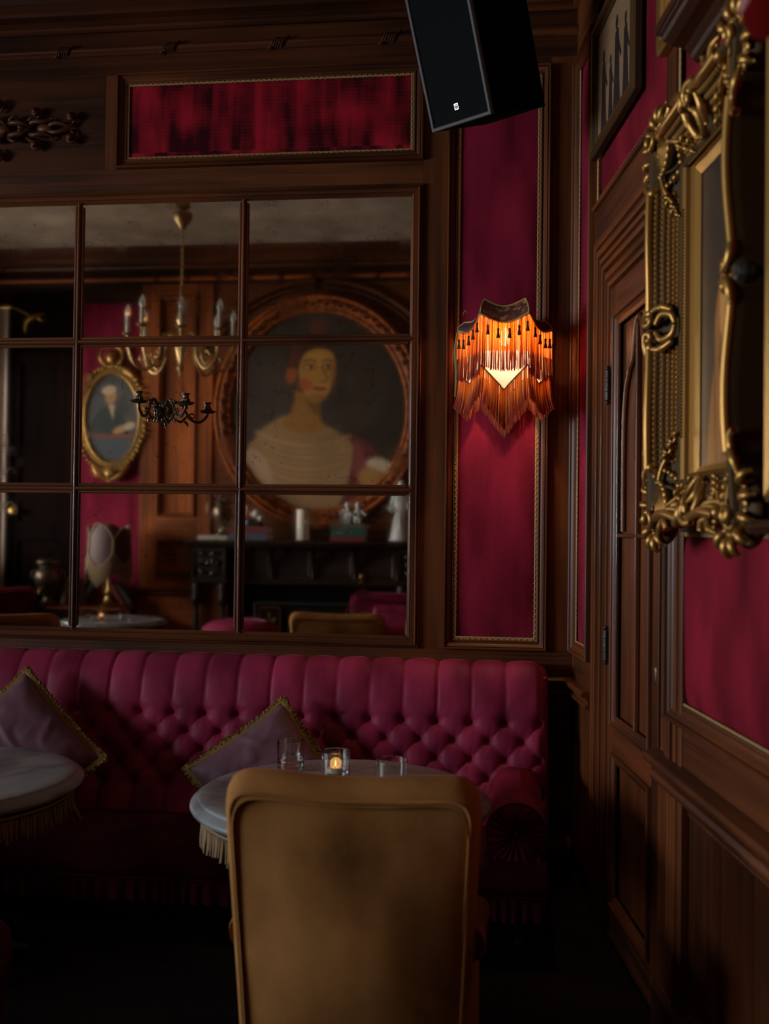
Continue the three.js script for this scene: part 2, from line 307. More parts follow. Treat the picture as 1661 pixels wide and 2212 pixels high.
// tall velvet panel behind the lamp
mesh('panel_moulding', mitre(-0.249, 0.161, 0.872, 3.217, ogee(0.04, 0.03)), M.wood, wb);
mesh('velvet_panel', cloth(-0.212, 0.124, 0.909, 3.18, -0.012, 0.01, 1.6, 0.9), M.velvet, wb);
mesh('gimp_braid', gimp(-0.214, 0.126, 0.907, 3.182, -0.001, 0.016), M.braid, wb);

// right-hand wall, local x = along the wall from the corner, z = out into the room
const wr = struct('wall_right'); wr.position.set(CX, 0, 0); wr.rotation.y = RY; trimR.position.copy(wr.position); trimR.rotation.y = RY;
const rp = (name, x0, x1, y0, y1, z1 = 0, g, m = M.wood, z0 = -0.05) => mesh(name, bx(x0, x1, y0, y1, z0, z1, 0.002, g), m, wr);
mesh('masonry', bx(-0.2, 5.2, 0, H, -0.3, -0.05), M.darkWood, wr);
rp('stile', -0.03, 0.027, 0.77, 3.44); rp('stile', 0.355, 0.39, 0.77, 3.44); rp('rail', 0.027, 0.355, 0.77, 0.875); rp('rail', 0.027, 0.355, 3.2, 3.44);
rp('panel', -0.03, 0.39, 0.1, 0.71, -0.006);
mesh('dado_rail', run([[-0.03, 0.705], [0.012, 0.705], [0.024, 0.712], [0.024, 0.72], [0.012, 0.727], [0.02, 0.745], [0.038, 0.752], [0.04, 0.762], [0.03, 0.77], [-0.03, 0.772]], -0.02, 0.366), M.wood, trimR);
mesh('panel_moulding', mitre(0.027, 0.355, 0.875, 3.2, ogee(0.045, 0.026)), M.wood, wr);
mesh('velvet_panel', cloth(0.072, 0.312, 0.915, 3.17, -0.008, 0.008, 1.6, 0.9), M.velvet, wr);
mesh('gimp_braid', gimp(0.07, 0.314, 0.913, 3.172, -0.002, 0.011), M.braid, wr);
// over the door
rp('rail', 0.39, 1.36, 2.383, 2.505, 0.004);
mesh('panel_moulding', run([[-0.03, 2.497], [0.016, 2.5], [0.022, 2.508], [0.014, 2.516], [0.004, 2.52], [-0.03, 2.522]], 0.39, 1.29), M.wood, wr);
mesh('velvet_panel', cloth(0.4, 1.29, 2.535, 3.44, -0.012, 0.012, 1.1, 1.1), M.deepVelvet, wr);
mesh('gimp_braid', gimp(0.402, 1.286, 2.522, 3.436, 0.0), M.braid, wr);
rp('stile', 1.29, 1.375, 2.505, 3.44, 0.012); rp('stile', 1.325, 1.37, 0.75, 2.505, 0.016);
// the wall right of the door
mesh('velvet_panel', cloth(1.385, 2.9, 1.44, 3.44, -0.012, 0.012, 1.1, 1.1), M.deepVelvet, wr);
mesh('gimp_braid', gimp(1.372, 2.9, 1.43, 3.44, 0.0), M.braid, wr);
rp('rail', 1.37, 4.8, 1.352, 1.43, 0.02); rp('rail', 1.37, 4.8, 0.752, 0.862, 0.006); rp('stile', 2.86, 3.1, 0.862, 1.352, 0.006); rp('panel', 2.9, 4.8, 1.43, 3.44, 0, 'x'); rp('panel', 3.1, 4.8, 0.862, 1.352, 0, 'x');
mesh('panel_moulding', mitre(1.345, 2.86, 0.862, 1.4, ogee(0.05, 0.03, 0.002)), M.wood, wr);
mesh('velvet_panel', grid(26, 16, (u, v) => { const x = lerp(1.392, 2.82, u), y = lerp(0.908, 1.352, v), e = Math.min(u, 1 - u) * 1.43, f = Math.min(v, 1 - v) * 0.44, k = (1 - Math.exp(-e / 0.03)) * (1 - Math.exp(-f / 0.03)); return [x, y, -0.008 + 0.016 * k + 0.004 * k * Math.sin(x * 21 + y * 6), x * 1.6, y * 1.3]; }), M.deepVelvet, wr);
mesh('gimp_braid', gimp(1.388, 2.824, 0.903, 1.354, 0.002, 0.014), M.braid, wr);
mesh('dado_rail', run([[-0.03, 0.665], [0.016, 0.668], [0.026, 0.676], [0.03, 0.688], [0.024, 0.7], [0.012, 0.706], [0.022, 0.718], [0.046, 0.728], [0.052, 0.74], [0.046, 0.75], [0.02, 0.757], [-0.03, 0.762]], 1.236, 4.8), M.wood, trimR);
rp('stile', 1.236, 1.345, 0.12, 0.67, 0.006); rp('panel', 1.345, 4.8, 0.12, 0.67, -0.012, 'y');
mesh('panel_moulding', mitre(1.345, 2.6, 0.13, 0.67, ogee(0.035, 0.02, -0.012)), M.wood, wr);
mesh('skirting', run([[-0.03, 0], [0.022, 0], [0.022, 0.11], [0.012, 0.13], [-0.03, 0.14]], 1.236, 4.8), M.wood, trimR);
mesh('frieze', bx(-0.1, 5, 3.44, H, -0.05, -0.002), M.darkWood, wr);
mesh('cornice', run([[-0.03, 3.43], [0.02, 3.44], [0.022, 3.452], [0.012, 3.46], [0.062, 3.482], [0.07, 3.505], [0.1, 3.56], [0.116, 3.64], [0.15, 3.69], [0.22, 3.86], [-0.03, 3.86]], -0.1, 5), M.wood, trimR);

// door with its architrave
const dr = struct('door_1'); dr.position.set(CX, 0, 0); dr.rotation.y = RY;
const arch = [[0, -0.01], [0, 0.008], [0.006, 0.013], [0.018, 0.014], [0.03, 0.011], [0.034, -0.006], [0.04, -0.006], [0.044, 0.011], [0.056, 0.015], [0.068, 0.011], [0.072, -0.01], [0.078, -0.01], [0.082, 0.008], [0.1, 0.01], [0.104, -0.008], [0.109, -0.008], [0.112, 0.008], [0.122, 0.012], [0.132, 0.008], [0.136, -0.012], [0.143, -0.012], [0.148, 0.005], [0.17, 0.006], [0.175, -0.008], [0.18, -0.008], [0.184, 0.004], [0.193, 0.007], [0.202, 0.003], [0.206, -0.012], [0.222, -0.012], [0.226, -0.02], [0.232, -0.022]];
mesh('architrave', mitre(0.39, 1.455, -0.3, 2.383, arch), M.archWood, dr);
const dz = 0.004;
const dl = (name, x0, x1, y0, y1, z1, g) => mesh(name, bx(x0, x1, y0, y1, -0.03, z1, 0.002, g), M.doorWood, dr);
dl('door_stile', 0.622, 0.70, 0.02, 2.16, dz); dl('door_stile', 1.16, 1.226, 0.02, 2.16, dz);
dl('door_rail', 0.7, 1.16, 2.06, 2.16, dz); dl('door_rail', 0.7, 1.16, 0.63, 0.715, dz); dl('door_rail', 0.7, 1.16, 0.02, 0.14, dz);
dl('door_panel', 0.7, 1.16, 0.715, 2.06, -0.014, 'y'); dl('door_panel', 0.7, 1.16, 0.14, 0.63, -0.014, 'y');
mesh('panel_moulding', mitre(0.7, 1.16, 0.715, 2.06, ogee(0.036, 0.018, dz - 0.004)), M.doorWood, dr);
mesh('panel_moulding', mitre(0.7, 1.16, 0.14, 0.63, ogee(0.03, 0.018, dz - 0.004)), M.doorWood, dr);
mesh('muntin', [bx(0.952, 0.966, 0.74, 1.99, -0.014, 0.004, 0.006)], M.doorWood, dr);
mesh('muntin', [bx(0.73, 1.135, 1.33, 1.344, -0.014, 0.004, 0.006, 'x')], M.doorWood, dr);
mesh('ogee_arch', [-1, 1].map((s) => tube([[0.959, 2.01, -0.006], [0.959 + s * 0.028, 1.99, -0.006], [0.959 + s * 0.052, 1.935, -0.006], [0.959 + s * 0.07, 1.885, -0.006], [0.959 + s * 0.105, 1.862, -0.006], [0.959 + s * 0.118, 1.845, -0.006], [0.959 + s * 0.15, 1.80, -0.006], [0.959 + s * 0.172, 1.72, -0.006], [0.959 + s * 0.178, 1.6, -0.006], [0.959 + s * 0.178, 1.35, -0.006]], 0.009, 40, 6)), M.doorWood, dr);
for (const y of [0.92, 1.79]) { const h = mesh('hinge', join([lathe([[0, 0], [0.009, 0], [0.009, 0.1], [0, 0.1]], 10), ball(0.008, 0, 0.108, 0), ball(0.008, 0, -0.008, 0), moved(lathe([[0.009, 0], [0.0105, 0.002], [0.0105, 0.012], [0.009, 0.014]], 10), 0, 0.028, 0), moved(lathe([[0.009, 0], [0.0105, 0.002], [0.0105, 0.012], [0.009, 0.014]], 10), 0, 0.06, 0)]), M.iron, dr, 'dark iron butt hinge'); h.position.set(0.628, y, 0.012); }
mesh('keyhole_escutcheon', moved(lathe([[0, 0.004], [0.01, 0.004], [0.013, 0.002], [0.014, 0]], 16), 1.195, 0.95, 0.004, Math.PI / 2, 0, 0, V(0.8, 1, 2)), M.bronze, dr, 'small oval bronze keyhole plate');

// left wall with the window that lights the room
const wl = struct('wall_left');
for (const [y0, y1, z0, z1] of [[0, 1.1, -0.2, ZF + 0.2], [2.75, H, -0.2, ZF + 0.2], [1.1, 2.75, -0.2, 1.9], [1.1, 2.75, 4.55, ZF + 0.2]]) mesh('masonry', bx(XL - 0.25, XL, y0, y1, z0, z1), M.darkWood, wl);
const wn = struct('window_1');
mesh('window_frame', [bx(XL - 0.15, XL - 0.08, 1.1, 1.18, 1.9, 4.55), bx(XL - 0.15, XL - 0.08, 2.67, 2.75, 1.9, 4.55), bx(XL - 0.15, XL - 0.08, 1.1, 2.75, 1.9, 1.98), bx(XL - 0.15, XL - 0.08, 1.1, 2.75, 4.47, 4.55)], M.darkWood, wn);
for (const z of [2.78, 3.66]) mesh('window_muntin', bx(XL - 0.14, XL - 0.1, 1.18, 2.67, z - 0.02, z + 0.02), M.darkWood, wn);
mesh('window_muntin', bx(XL - 0.14, XL - 0.1, 1.98, 2.02, 1.98, 4.47), M.darkWood, wn);
for (const [z0, z1] of [[1.98, 2.76], [2.8, 3.64], [3.68, 4.47]]) for (const [y0, y1] of [[1.18, 1.98], [2.02, 2.67]]) mesh('window_pane', new THREE.BoxGeometry(0.004, y1 - y0, z1 - z0).translate(XL - 0.12, (y0 + y1) / 2, (z0 + z1) / 2), M.pane, wn);

// wall with the fireplace, behind the camera and seen in the looking-glass
const wf = struct('wall_front');
const fp = (name, x0, x1, y0, y1, d = 0, g, m = M.warmWood) => mesh(name, bx(x0, x1, y0, y1, ZF - d, ZF + 0.05, 0.004, g), m, wf);
mesh('masonry', bx(XL - 0.2, 1.3, 0, H, ZF + 0.03, ZF + 0.25), M.darkWood, wf);
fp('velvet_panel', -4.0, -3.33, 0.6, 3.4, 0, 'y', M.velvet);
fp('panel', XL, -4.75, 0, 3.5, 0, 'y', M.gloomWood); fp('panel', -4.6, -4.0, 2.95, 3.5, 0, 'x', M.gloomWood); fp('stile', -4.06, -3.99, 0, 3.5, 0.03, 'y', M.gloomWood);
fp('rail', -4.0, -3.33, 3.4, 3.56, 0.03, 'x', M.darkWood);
// pilaster of panels left of the chimney breast
const zF = ZF - 0.04;
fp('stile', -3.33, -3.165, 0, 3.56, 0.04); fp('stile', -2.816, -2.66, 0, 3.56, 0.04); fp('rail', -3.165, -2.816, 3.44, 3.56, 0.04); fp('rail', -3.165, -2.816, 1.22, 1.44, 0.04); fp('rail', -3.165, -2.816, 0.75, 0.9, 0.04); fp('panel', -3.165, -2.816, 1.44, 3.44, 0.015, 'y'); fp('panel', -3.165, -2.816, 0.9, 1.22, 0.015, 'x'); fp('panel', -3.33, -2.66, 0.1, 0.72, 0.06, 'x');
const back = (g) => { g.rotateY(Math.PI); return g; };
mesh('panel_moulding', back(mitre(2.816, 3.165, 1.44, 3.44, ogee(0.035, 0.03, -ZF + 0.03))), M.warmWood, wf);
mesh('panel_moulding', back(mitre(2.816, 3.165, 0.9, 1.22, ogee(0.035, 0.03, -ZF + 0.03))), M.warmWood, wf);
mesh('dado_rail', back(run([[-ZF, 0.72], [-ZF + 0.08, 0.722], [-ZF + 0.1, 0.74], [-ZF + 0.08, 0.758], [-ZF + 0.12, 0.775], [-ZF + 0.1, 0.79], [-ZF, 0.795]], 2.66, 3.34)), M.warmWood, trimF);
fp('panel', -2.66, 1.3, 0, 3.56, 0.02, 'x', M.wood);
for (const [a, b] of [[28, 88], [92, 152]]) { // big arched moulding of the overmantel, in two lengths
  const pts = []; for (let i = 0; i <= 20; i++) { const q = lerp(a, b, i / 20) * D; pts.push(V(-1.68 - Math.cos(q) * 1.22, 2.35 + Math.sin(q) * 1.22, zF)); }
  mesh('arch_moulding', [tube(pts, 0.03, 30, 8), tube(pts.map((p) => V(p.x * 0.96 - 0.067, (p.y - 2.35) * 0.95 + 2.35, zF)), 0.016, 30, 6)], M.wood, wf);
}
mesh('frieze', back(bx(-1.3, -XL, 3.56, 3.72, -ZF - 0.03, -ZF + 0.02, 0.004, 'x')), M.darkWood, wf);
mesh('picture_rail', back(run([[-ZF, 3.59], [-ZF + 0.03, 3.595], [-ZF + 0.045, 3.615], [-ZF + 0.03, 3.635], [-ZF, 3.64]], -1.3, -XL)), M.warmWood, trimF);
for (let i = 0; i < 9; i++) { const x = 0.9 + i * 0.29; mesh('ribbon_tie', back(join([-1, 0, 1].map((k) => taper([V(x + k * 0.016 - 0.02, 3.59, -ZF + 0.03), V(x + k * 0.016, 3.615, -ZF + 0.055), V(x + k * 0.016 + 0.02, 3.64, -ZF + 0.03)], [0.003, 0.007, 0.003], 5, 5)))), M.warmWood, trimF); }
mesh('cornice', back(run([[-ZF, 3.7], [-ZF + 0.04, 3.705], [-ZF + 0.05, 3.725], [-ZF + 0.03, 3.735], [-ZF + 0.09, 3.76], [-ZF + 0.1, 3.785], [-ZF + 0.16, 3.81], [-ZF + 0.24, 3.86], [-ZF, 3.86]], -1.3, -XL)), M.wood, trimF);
// dark door in the corner, seen in the looking-glass
const d2 = struct('door_2');
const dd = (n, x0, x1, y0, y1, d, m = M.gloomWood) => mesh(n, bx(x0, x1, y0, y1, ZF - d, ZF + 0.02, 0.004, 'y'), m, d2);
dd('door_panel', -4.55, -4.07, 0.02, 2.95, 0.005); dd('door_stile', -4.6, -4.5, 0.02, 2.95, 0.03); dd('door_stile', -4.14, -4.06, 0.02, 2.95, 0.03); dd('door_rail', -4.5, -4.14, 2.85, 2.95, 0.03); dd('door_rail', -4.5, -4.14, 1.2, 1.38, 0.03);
mesh('door_knob', moved(join([lathe([[0, 0], [0.028, 0], [0.03, 0.006], [0.012, 0.01], [0.012, 0.03], [0.026, 0.04], [0.032, 0.056], [0.024, 0.07], [0, 0.074]], 20)]), -4.53, 1.475, ZF - 0.03, -Math.PI / 2), M.brass, d2, 'round brass door knob');

// ---------- looking-glass in its panelled frame ----------
{
  const X0 = -2.57, X1 = -0.349, Y0 = 0.872, Y1 = 2.751, px = -1.46, py = Y0;
  const t = thing('wall_mirror', 'large foxed looking-glass divided by dark wooden glazing bars above the tufted sofa', 'mirror', [px, py, 0]);
  const at = (g) => g.translate(-px, -py, 0);
  const prof = [[0, -0.002], [0, 0.014], [0.004, 0.017], [0.008, 0.014], [0.009, 0.02], [0.013, 0.024], [0.017, 0.02], [0.018, 0.016], [0.034, 0.018], [0.035, 0.012], [0.038, 0.0135], [0.042, 0.01], [0.044, 0.006], [0.05, 0.001], [0.05, -0.004]];
  mesh('frame', at(mitre(X0, X1, Y0, Y1, prof.map(([i, z]) => [i * 0.98, z]))), M.wood, t);
  const vx = [-1.803, -1.092], hy = [1.506, 2.121], gx0 = X0 + 0.046, gx1 = X1 - 0.04, gy0 = Y0 + 0.046, gy1 = Y1 - 0.046;
  const bar = [[-0.0225, -0.003], [-0.0215, 0.003], [-0.016, 0.007], [-0.0125, 0.0068], [-0.0105, 0.004], [-0.0075, 0.011], [-0.0035, 0.0155], [0, 0.0165], [0.0035, 0.0155], [0.0075, 0.011], [0.0105, 0.004], [0.0125, 0.0068], [0.016, 0.007], [0.0215, 0.003], [0.0225, -0.003]];
  const strip = (c, a, b, vert) => { // mitred ends, one length between crossings
    const pos = [], uv = []; let acc = rnd();
    for (let j = 0; j < bar.length - 1; j++) {
      const P = (o, z, e) => { const l = e === 0 ? a + Math.abs(o) : b - Math.abs(o); return vert ? [c + o, l, z] : [l, c + o, z]; };
      const [o0, z0] = bar[j], [o1, z1] = bar[j + 1], p = [P(o0, z0, 0), P(o0, z0, 1), P(o1, z1, 0), P(o1, z1, 1)], st = Math.hypot(o1 - o0, z1 - z0);
      const q = vert ? [p[0], p[2], p[1], p[1], p[2], p[3]] : [p[0], p[1], p[2], p[1], p[3], p[2]];
      for (const k of q) { pos.push(...k); uv.push((acc + (k === p[2] || k === p[3] ? st : 0)) / 0.5, k[vert ? 1 : 0] / 2); }
      acc += st;
    }
    return tri(pos, uv);
  };
  const ys = [gy0 - 0.004, ...hy, gy1 + 0.004], xs = [gx0 - 0.004, ...vx, gx1 + 0.004];
  for (const x of vx) for (let k = 0; k < 3; k++) mesh('glazing_bar', at(strip(x, ys[k], ys[k + 1], true)), M.wood, t);
  for (const y of hy) for (let k = 0; k < 3; k++) mesh('glazing_bar', at(strip(y, xs[k], xs[k + 1], false)), M.wood, t);
  // nine panes, each lying a hair out of true as old glass does
  const gxs = [gx0, ...vx, gx1], gys = [gy0, ...hy, gy1];
  for (let i = 0; i < 3; i++) for (let j = 0; j < 3; j++) {
    const a = gxs[i], b = gxs[i + 1], c = gys[j], d = gys[j + 1], g = new THREE.PlaneGeometry(b - a, d - c), uv = g.attributes.uv;
    for (let k = 0; k < uv.count; k++) uv.setXY(k, uv.getX(k) * 0.9 + i * 0.37, uv.getY(k) * 0.8 + j * 0.61);
    mesh('pane', at(g.translate((a + b) / 2, (c + d) / 2, 0)), M.mirror, t);
  }
}

// ---------- candle sconce on the middle pane ----------
{
  const bx0 = -1.436, by0 = 1.825, t = thing('candle_sconce', 'dark bronze two-arm candle sconce with a mask, fixed to the looking-glass', 'sconce', [bx0, by0, 0]);
  const pl = [];
  pl.push(moved(lathe([[0, 0.012], [0.018, 0.012], [0.026, 0.006], [0.028, 0]], 20), 0, 0, 0, Math.PI / 2, 0, 0, V(1, 1, 1.7)));
  // grotesque mask: brow, nose, cheeks, chin, crest and hanging drops
  pl.push(ball(0.02, 0, -0.005, 0.03, [0.9, 1.25, 0.8], 2), ball(0.005, 0, -0.008, 0.048, [0.8, 1.8, 1]), ball(0.0065, -0.009, -0.013, 0.041, 0), ball(0.0065, 0.009, -0.013, 0.041, 0), ball(0.007, 0, -0.029, 0.036, 0), ball(0.004, -0.008, 0, 0.043, [1.5, 0.6, 1]), ball(0.004, 0.008, 0, 0.043, [1.5, 0.6, 1]));
  for (let k = -3; k <= 3; k++) pl.push(taper([V(k * 0.006, 0.012, 0.03), V(k * 0.0085, 0.028, 0.034), V(k * 0.01, 0.042 - Math.abs(k) * 0.004, 0.026)], [0.005, 0.006, 0.002], 6, 5));
  for (const s of [-1, 1]) for (let k = 0; k < 3; k++) pl.push(taper([V(s * (0.014 + k * 0.011), -0.02 + k * 0.004, 0.026), V(s * (0.016 + k * 0.012), -0.036 + k * 0.004, 0.03), V(s * (0.02 + k * 0.012), -0.047 + k * 0.006, 0.026)], [0.003, 0.006, 0.001], 6, 5));
  mesh('mask_plate', pl, M.bronze, t);
  const cup = join([lathe([[0, 0], [0.008, 0], [0.011, 0.002], [0.0085, 0.006], [0.012, 0.008], [0.0165, 0.013], [0.016, 0.018], [0.0125, 0.022], [0.012, 0.031], [0.0145, 0.036], [0.0175, 0.038], [0.0175, 0.04], [0.011, 0.04], [0.0105, 0.012], [0, 0.012]], 24), ...Array.from({ length: 12 }, (_, i) => ball(0.003, Math.cos(i * D * 30) * 0.0155, 0.012, Math.sin(i * D * 30) * 0.0155, [1, 1.8, 1], 0))]);
  const pan = lathe([[0, 0], [0.012, -0.003], [0.026, -0.002], [0.034, 0.004], [0.036, 0.004], [0.034, 0.0015], [0.026, -0.005], [0, -0.008]], 28);
  for (const [ex, ey, ez, s] of [[-0.028, 0.062, 0.185, -1], [0.154, 0.058, 0.15, 1]]) {
    const d = V(ex, 0, ez).normalize(), P = (a, y) => { const L = Math.hypot(ex, ez); return V(d.x * a * L, y, d.z * a * L); }, y0 = ey - 0.04;
    mesh('arm', [
      taper([P(0.12, -0.012), P(0.2, 0.028), P(0.33, 0.048), P(0.46, 0.03), P(0.62, -0.018), P(0.82, -0.03), P(0.97, -0.006), P(1, y0 - 0.006)], [0.006, 0.0075, 0.007, 0.006, 0.006, 0.0065, 0.006, 0.006], 36, 7),
      taper([P(0.3, -0.024), P(0.42, -0.034), P(0.56, -0.008), P(0.66, 0.004), P(0.72, -0.006), P(0.66, -0.016), P(0.62, -0.008)], [0.003, 0.0055, 0.005, 0.004, 0.0035, 0.003, 0.005], 24, 6),
      taper([P(0.16, 0.004), P(0.26, 0.018), P(0.3, 0.004), P(0.24, -0.008), P(0.2, 0.002), P(0.24, 0.006)], [0.004, 0.004, 0.004, 0.0035, 0.003, 0.004], 20, 6),
      taper([P(0.42, 0.03), P(0.5, 0.04), P(0.56, 0.028), P(0.5, 0.02)], [0.005, 0.006, 0.004, 0.002], 12, 5),
      taper([P(0.5, -0.03), P(0.56, -0.042), P(0.57, -0.056)], [0.005, 0.006, 0.001], 8, 5)], M.bronze, t);
    mesh('drip_pan', moved(pan, ex, y0, ez), M.bronze, t);
    mesh('candle_cup', moved(cup, ex, y0, ez), M.bronze, t);
  }
}

// ---------- carved spray on the upper panel ----------
{
  const px = -1.97, py = 3.025, t = thing('carved_ornament', 'dark carved wooden scrolling leaf ornament on the upper wall panel', 'ornament', [px, py, 0]);
  const g = [], X = (p) => -1.817 + (p - 170) / 490 - px, Y = (q) => 3.025 - (q - 283) / 505 - py;
  const leaf = (pts, r) => g.push(taper(pts.map(([a, b, z]) => V(X(a), Y(b), z)), r, 16, 6));
  const vol = (a, b, R, dir, z = 0.018) => { g.push(taper(spiral(X(a), Y(b), R, R * 0.2, dir > 0 ? -1.6 : 1.6, dir * 1.5, 22, z, 0.02), [0.004, 0.008, 0.008, 0.009, 0.011], 30, 7), ball(R * 0.5, X(a), Y(b), z + 0.022, [1, 1, 0.8], 2)); };
  for (const s of [-1, 1]) {
    const y = (q) => 283 + s * q;
    vol(159, y(-23), 0.022, s); vol(82, y(-35), 0.021, s); vol(0, y(-54), 0.025, s); vol(-84, y(-30), 0.021, s);
    leaf([[101, y(-2), 0.01], [120, y(-9), 0.028], [140, y(-8), 0.03], [156, y(-4), 0.02], [163, y(-12), 0.018]], [0.007, 0.011, 0.01, 0.009, 0.004]);
    leaf([[60, y(-6), 0.012], [78, y(-14), 0.03], [100, y(-13), 0.034], [118, y(-18), 0.02], [112, y(-24), 0.014]], [0.006, 0.012, 0.011, 0.007, 0.003]);
    leaf([[12, y(-14), 0.012], [34, y(-13), 0.034], [58, y(-10), 0.036], [72, y(-4), 0.02]], [0.006, 0.013, 0.012, 0.002]);
    leaf([[12, y(-10), 0.012], [30, y(-24), 0.03], [42, y(-27), 0.03], [38, y(-20), 0.02]], [0.005, 0.008, 0.007, 0.003]);
    leaf([[-30, y(-12), 0.014], [-8, y(-24), 0.034], [14, y(-14), 0.036], [22, y(2), 0.022]], [0.008, 0.014, 0.012, 0.002]);
    leaf([[40, y(-8), 0.014], [50, y(-3), 0.034], [60, y(-2), 0.03]], [0.004, 0.009, 0.002]);
    leaf([[60, y(-16), 0.012], [70, y(-24), 0.022], [80, y(-26), 0.02]], [0.006, 0.006, 0.004]);
    leaf([[-110, y(-4), 0.012], [-70, y(-20), 0.03], [-30, y(-16), 0.03]], [0.004, 0.012, 0.008]);
  }
  g.push(ball(0.03, X(101), Y(281), 0.012, [1.25, 0.8, 0.7], 2), ball(0.035, X(10), Y(283), 0.014, [1.2, 0.8, 0.8], 2));
  mesh('carving', g, M.wood, t);
}

// ---------- fringed wall lamp ----------
{
  const X = -0.015, Z = 0.195, t = thing('wall_lamp', 'lit wall lamp with a scalloped shade and two tiers of amber silk fringe', 'lamp', [X, 2.0, 0]);
  const hexp = (r, k, f = 0) => { const a = (k * 60 + 0) * D, b = ((k + 1) * 60) * D; return [lerp(Math.cos(a), Math.cos(b), f) * r, lerp(Math.sin(a), Math.sin(b), f) * r + Z]; };
  const brassArm = join([moved(lathe([[0, 0.012], [0.03, 0.01], [0.042, 0.004], [0.044, 0]], 24), 0, 0.06, 0.0, Math.PI / 2), taper([V(0, 0.06, 0), V(0, 0.09, 0.06), V(0, 0.16, 0.12), V(0, 0.18, Z)], [0.007, 0.006, 0.006, 0.008], 20, 8), moved(lathe([[0, 0], [0.012, 0], [0.014, 0.03], [0.009, 0.05], [0, 0.05]], 16), 0, 0.125, Z)]);
  mesh('bracket', brassArm, M.brass, t, 'brass wall bracket');
  mesh('bulb', moved(lathe([[0, -0.055], [0.012, -0.05], [0.02, -0.035], [0.021, -0.02], [0.012, 0.0], [0.01, 0.012], [0, 0.012]], 18), 0, 0.108, Z), M.bulb, t, 'glowing bulb');
  const rimTop = (k, f) => (k % 3 === 1 ? 0.205 : lerp(k % 3 === 0 ? 0.145 : 0.2, k % 3 === 0 ? 0.2 : 0.145, f)) - 0.026 * Math.sin(Math.PI * f);
  const edge1 = (k, f) => (k % 3 === 1 ? 0.148 : lerp(k % 3 === 0 ? 0.113 : 0.148, k % 3 === 0 ? 0.148 : 0.113, f)) - 0.034 * Math.sin(Math.PI * f);
  const edge2 = (k, f) => (k % 3 === 1 ? -0.042 : lerp(k % 3 === 0 ? -0.06 : -0.042, k % 3 === 0 ? -0.042 : -0.06, f)) - (k % 3 === 1 ? 0.09 : 0.05) * (1 - Math.abs(2 * f - 1));
  const r0 = 0.152, r1 = 0.178, r2 = 0.168;
  const silk = canvasTex(256, 128, (c, w, h) => { c.fillStyle = '#6b3d22'; c.fillRect(0, 0, w, h); const q = rng(5); for (let i = 0; i < 60; i++) { c.fillStyle = ['#8a5532', '#7a2a18', '#4a2a20', '#a06a40', '#571d14'][Math.floor(q() * 5)]; c.beginPath(); c.ellipse(q() * w, q() * h, 10 + q() * 26, 6 + q() * 14, q() * 3, 0, 7); c.fill(); } });
  const silkM = std({ map: silk, roughness: 0.6, side: THREE.DoubleSide, sheen: 0.6, sheenColor: C(0.4, 0.25, 0.15) }), plumM = std({ color: C(0.045, 0.01, 0.022), roughness: 0.6, side: THREE.DoubleSide, sheen: 0.6, sheenColor: C(0.2, 0.1, 0.2) });
  const bow = (k, f, r) => { const [x, z] = hexp(r, k, f); return [x, z]; };
  for (let k = 0; k < 6; k++) {
    mesh('shade_panel', grid(14, 5, (u, v) => { const f = u, [x, z] = bow(k, f, lerp(r0, r1, v) + 0.01 * Math.sin(Math.PI * v) - 0.012 * Math.sin(Math.PI * u)); return [x, lerp(rimTop(k, f), edge1(k, f), v), z]; }), k === 1 || k === 4 ? silkM : plumM, t);
    mesh('lining', grid(14, 6, (u, v) => { const [x, z] = hexp(lerp(r2 - 0.01, r2, v), k, u); return [x, lerp(0.012, edge2(k, u), v), z]; }), M.lining, t);
    const line = (fn, r, dr) => { const p = []; for (let i = 0; i <= 10; i++) { const [x, z] = hexp(r - dr * Math.sin(Math.PI * i / 10), k, i / 10); p.push(V(x, fn(k, i / 10), z)); } return p; };
    mesh('braid', [tube(line(rimTop, r0, 0.012), 0.004, 20, 5), tube(line(edge1, r1, 0.012), 0.0055, 24, 5), tube([hexp(r0, k), hexp((r0 + r1) / 2 + 0.006, k), hexp(r1, k)].map(([x, z], i) => V(x, lerp(rimTop(k, 0), edge1(k, 0), i / 2), z)), 0.004, 10, 5)], M.braid, t);
    mesh('wire', tube(line(edge2, r2 + 0.002, 0), 0.0025, 24, 5), M.giltDark, t);
  }
  // dip-dyed silk strands
  const strands = (n, edge, r, len, flare, seed, tip, top) => {
    const q = rng(seed), pos = [], col = [];
    for (let k = 0; k < 6; k++) for (let i = 0; i < n; i++) {
      const f = (i + q()) / n, [x, z] = hexp(r + (q() - 0.5) * 0.006, k, f), y0 = edge(k, f), L = len(k, f) * (0.95 + q() * 0.07), ox = (x / r) * flare + (q() - 0.5) * 0.008, oz = ((z - Z) / r) * flare + (q() - 0.5) * 0.008, w = 0.0011 + q() * 0.0008, a0 = q() * 6;
      const ca0 = Math.cos(a0) * w, sa0 = Math.sin(a0) * w, ring = (s) => { const px = x + ox * s * s, pz = z + oz * s * s, py = y0 - L * s; return [[px + ca0, py, pz + sa0], [px - ca0, py, pz - sa0]]; };
      const dk = q() < 0.3 ? 0.25 + q() * 0.4 : 0, cl = (s) => mix3(top, tip, clamp(smooth(0.25, 0.95, s) + dk));
      for (let m = 0; m < 3; m++) { const A = ring(m / 3), B = ring((m + 1) / 3), ca = cl(m / 3), cb = cl((m + 1) / 3); pos.push(...A[0], ...A[1], ...B[0], ...A[1], ...B[1], ...B[0]); col.push(...ca, ...ca, ...cb, ...ca, ...cb, ...cb); }
    }
    const g = tri(pos); g.setAttribute('color', new THREE.Float32BufferAttribute(col, 3)); return g;
  };
  const amber = [0.8, 0.33, 0.035], tip = [0.32, 0.02, 0.004];
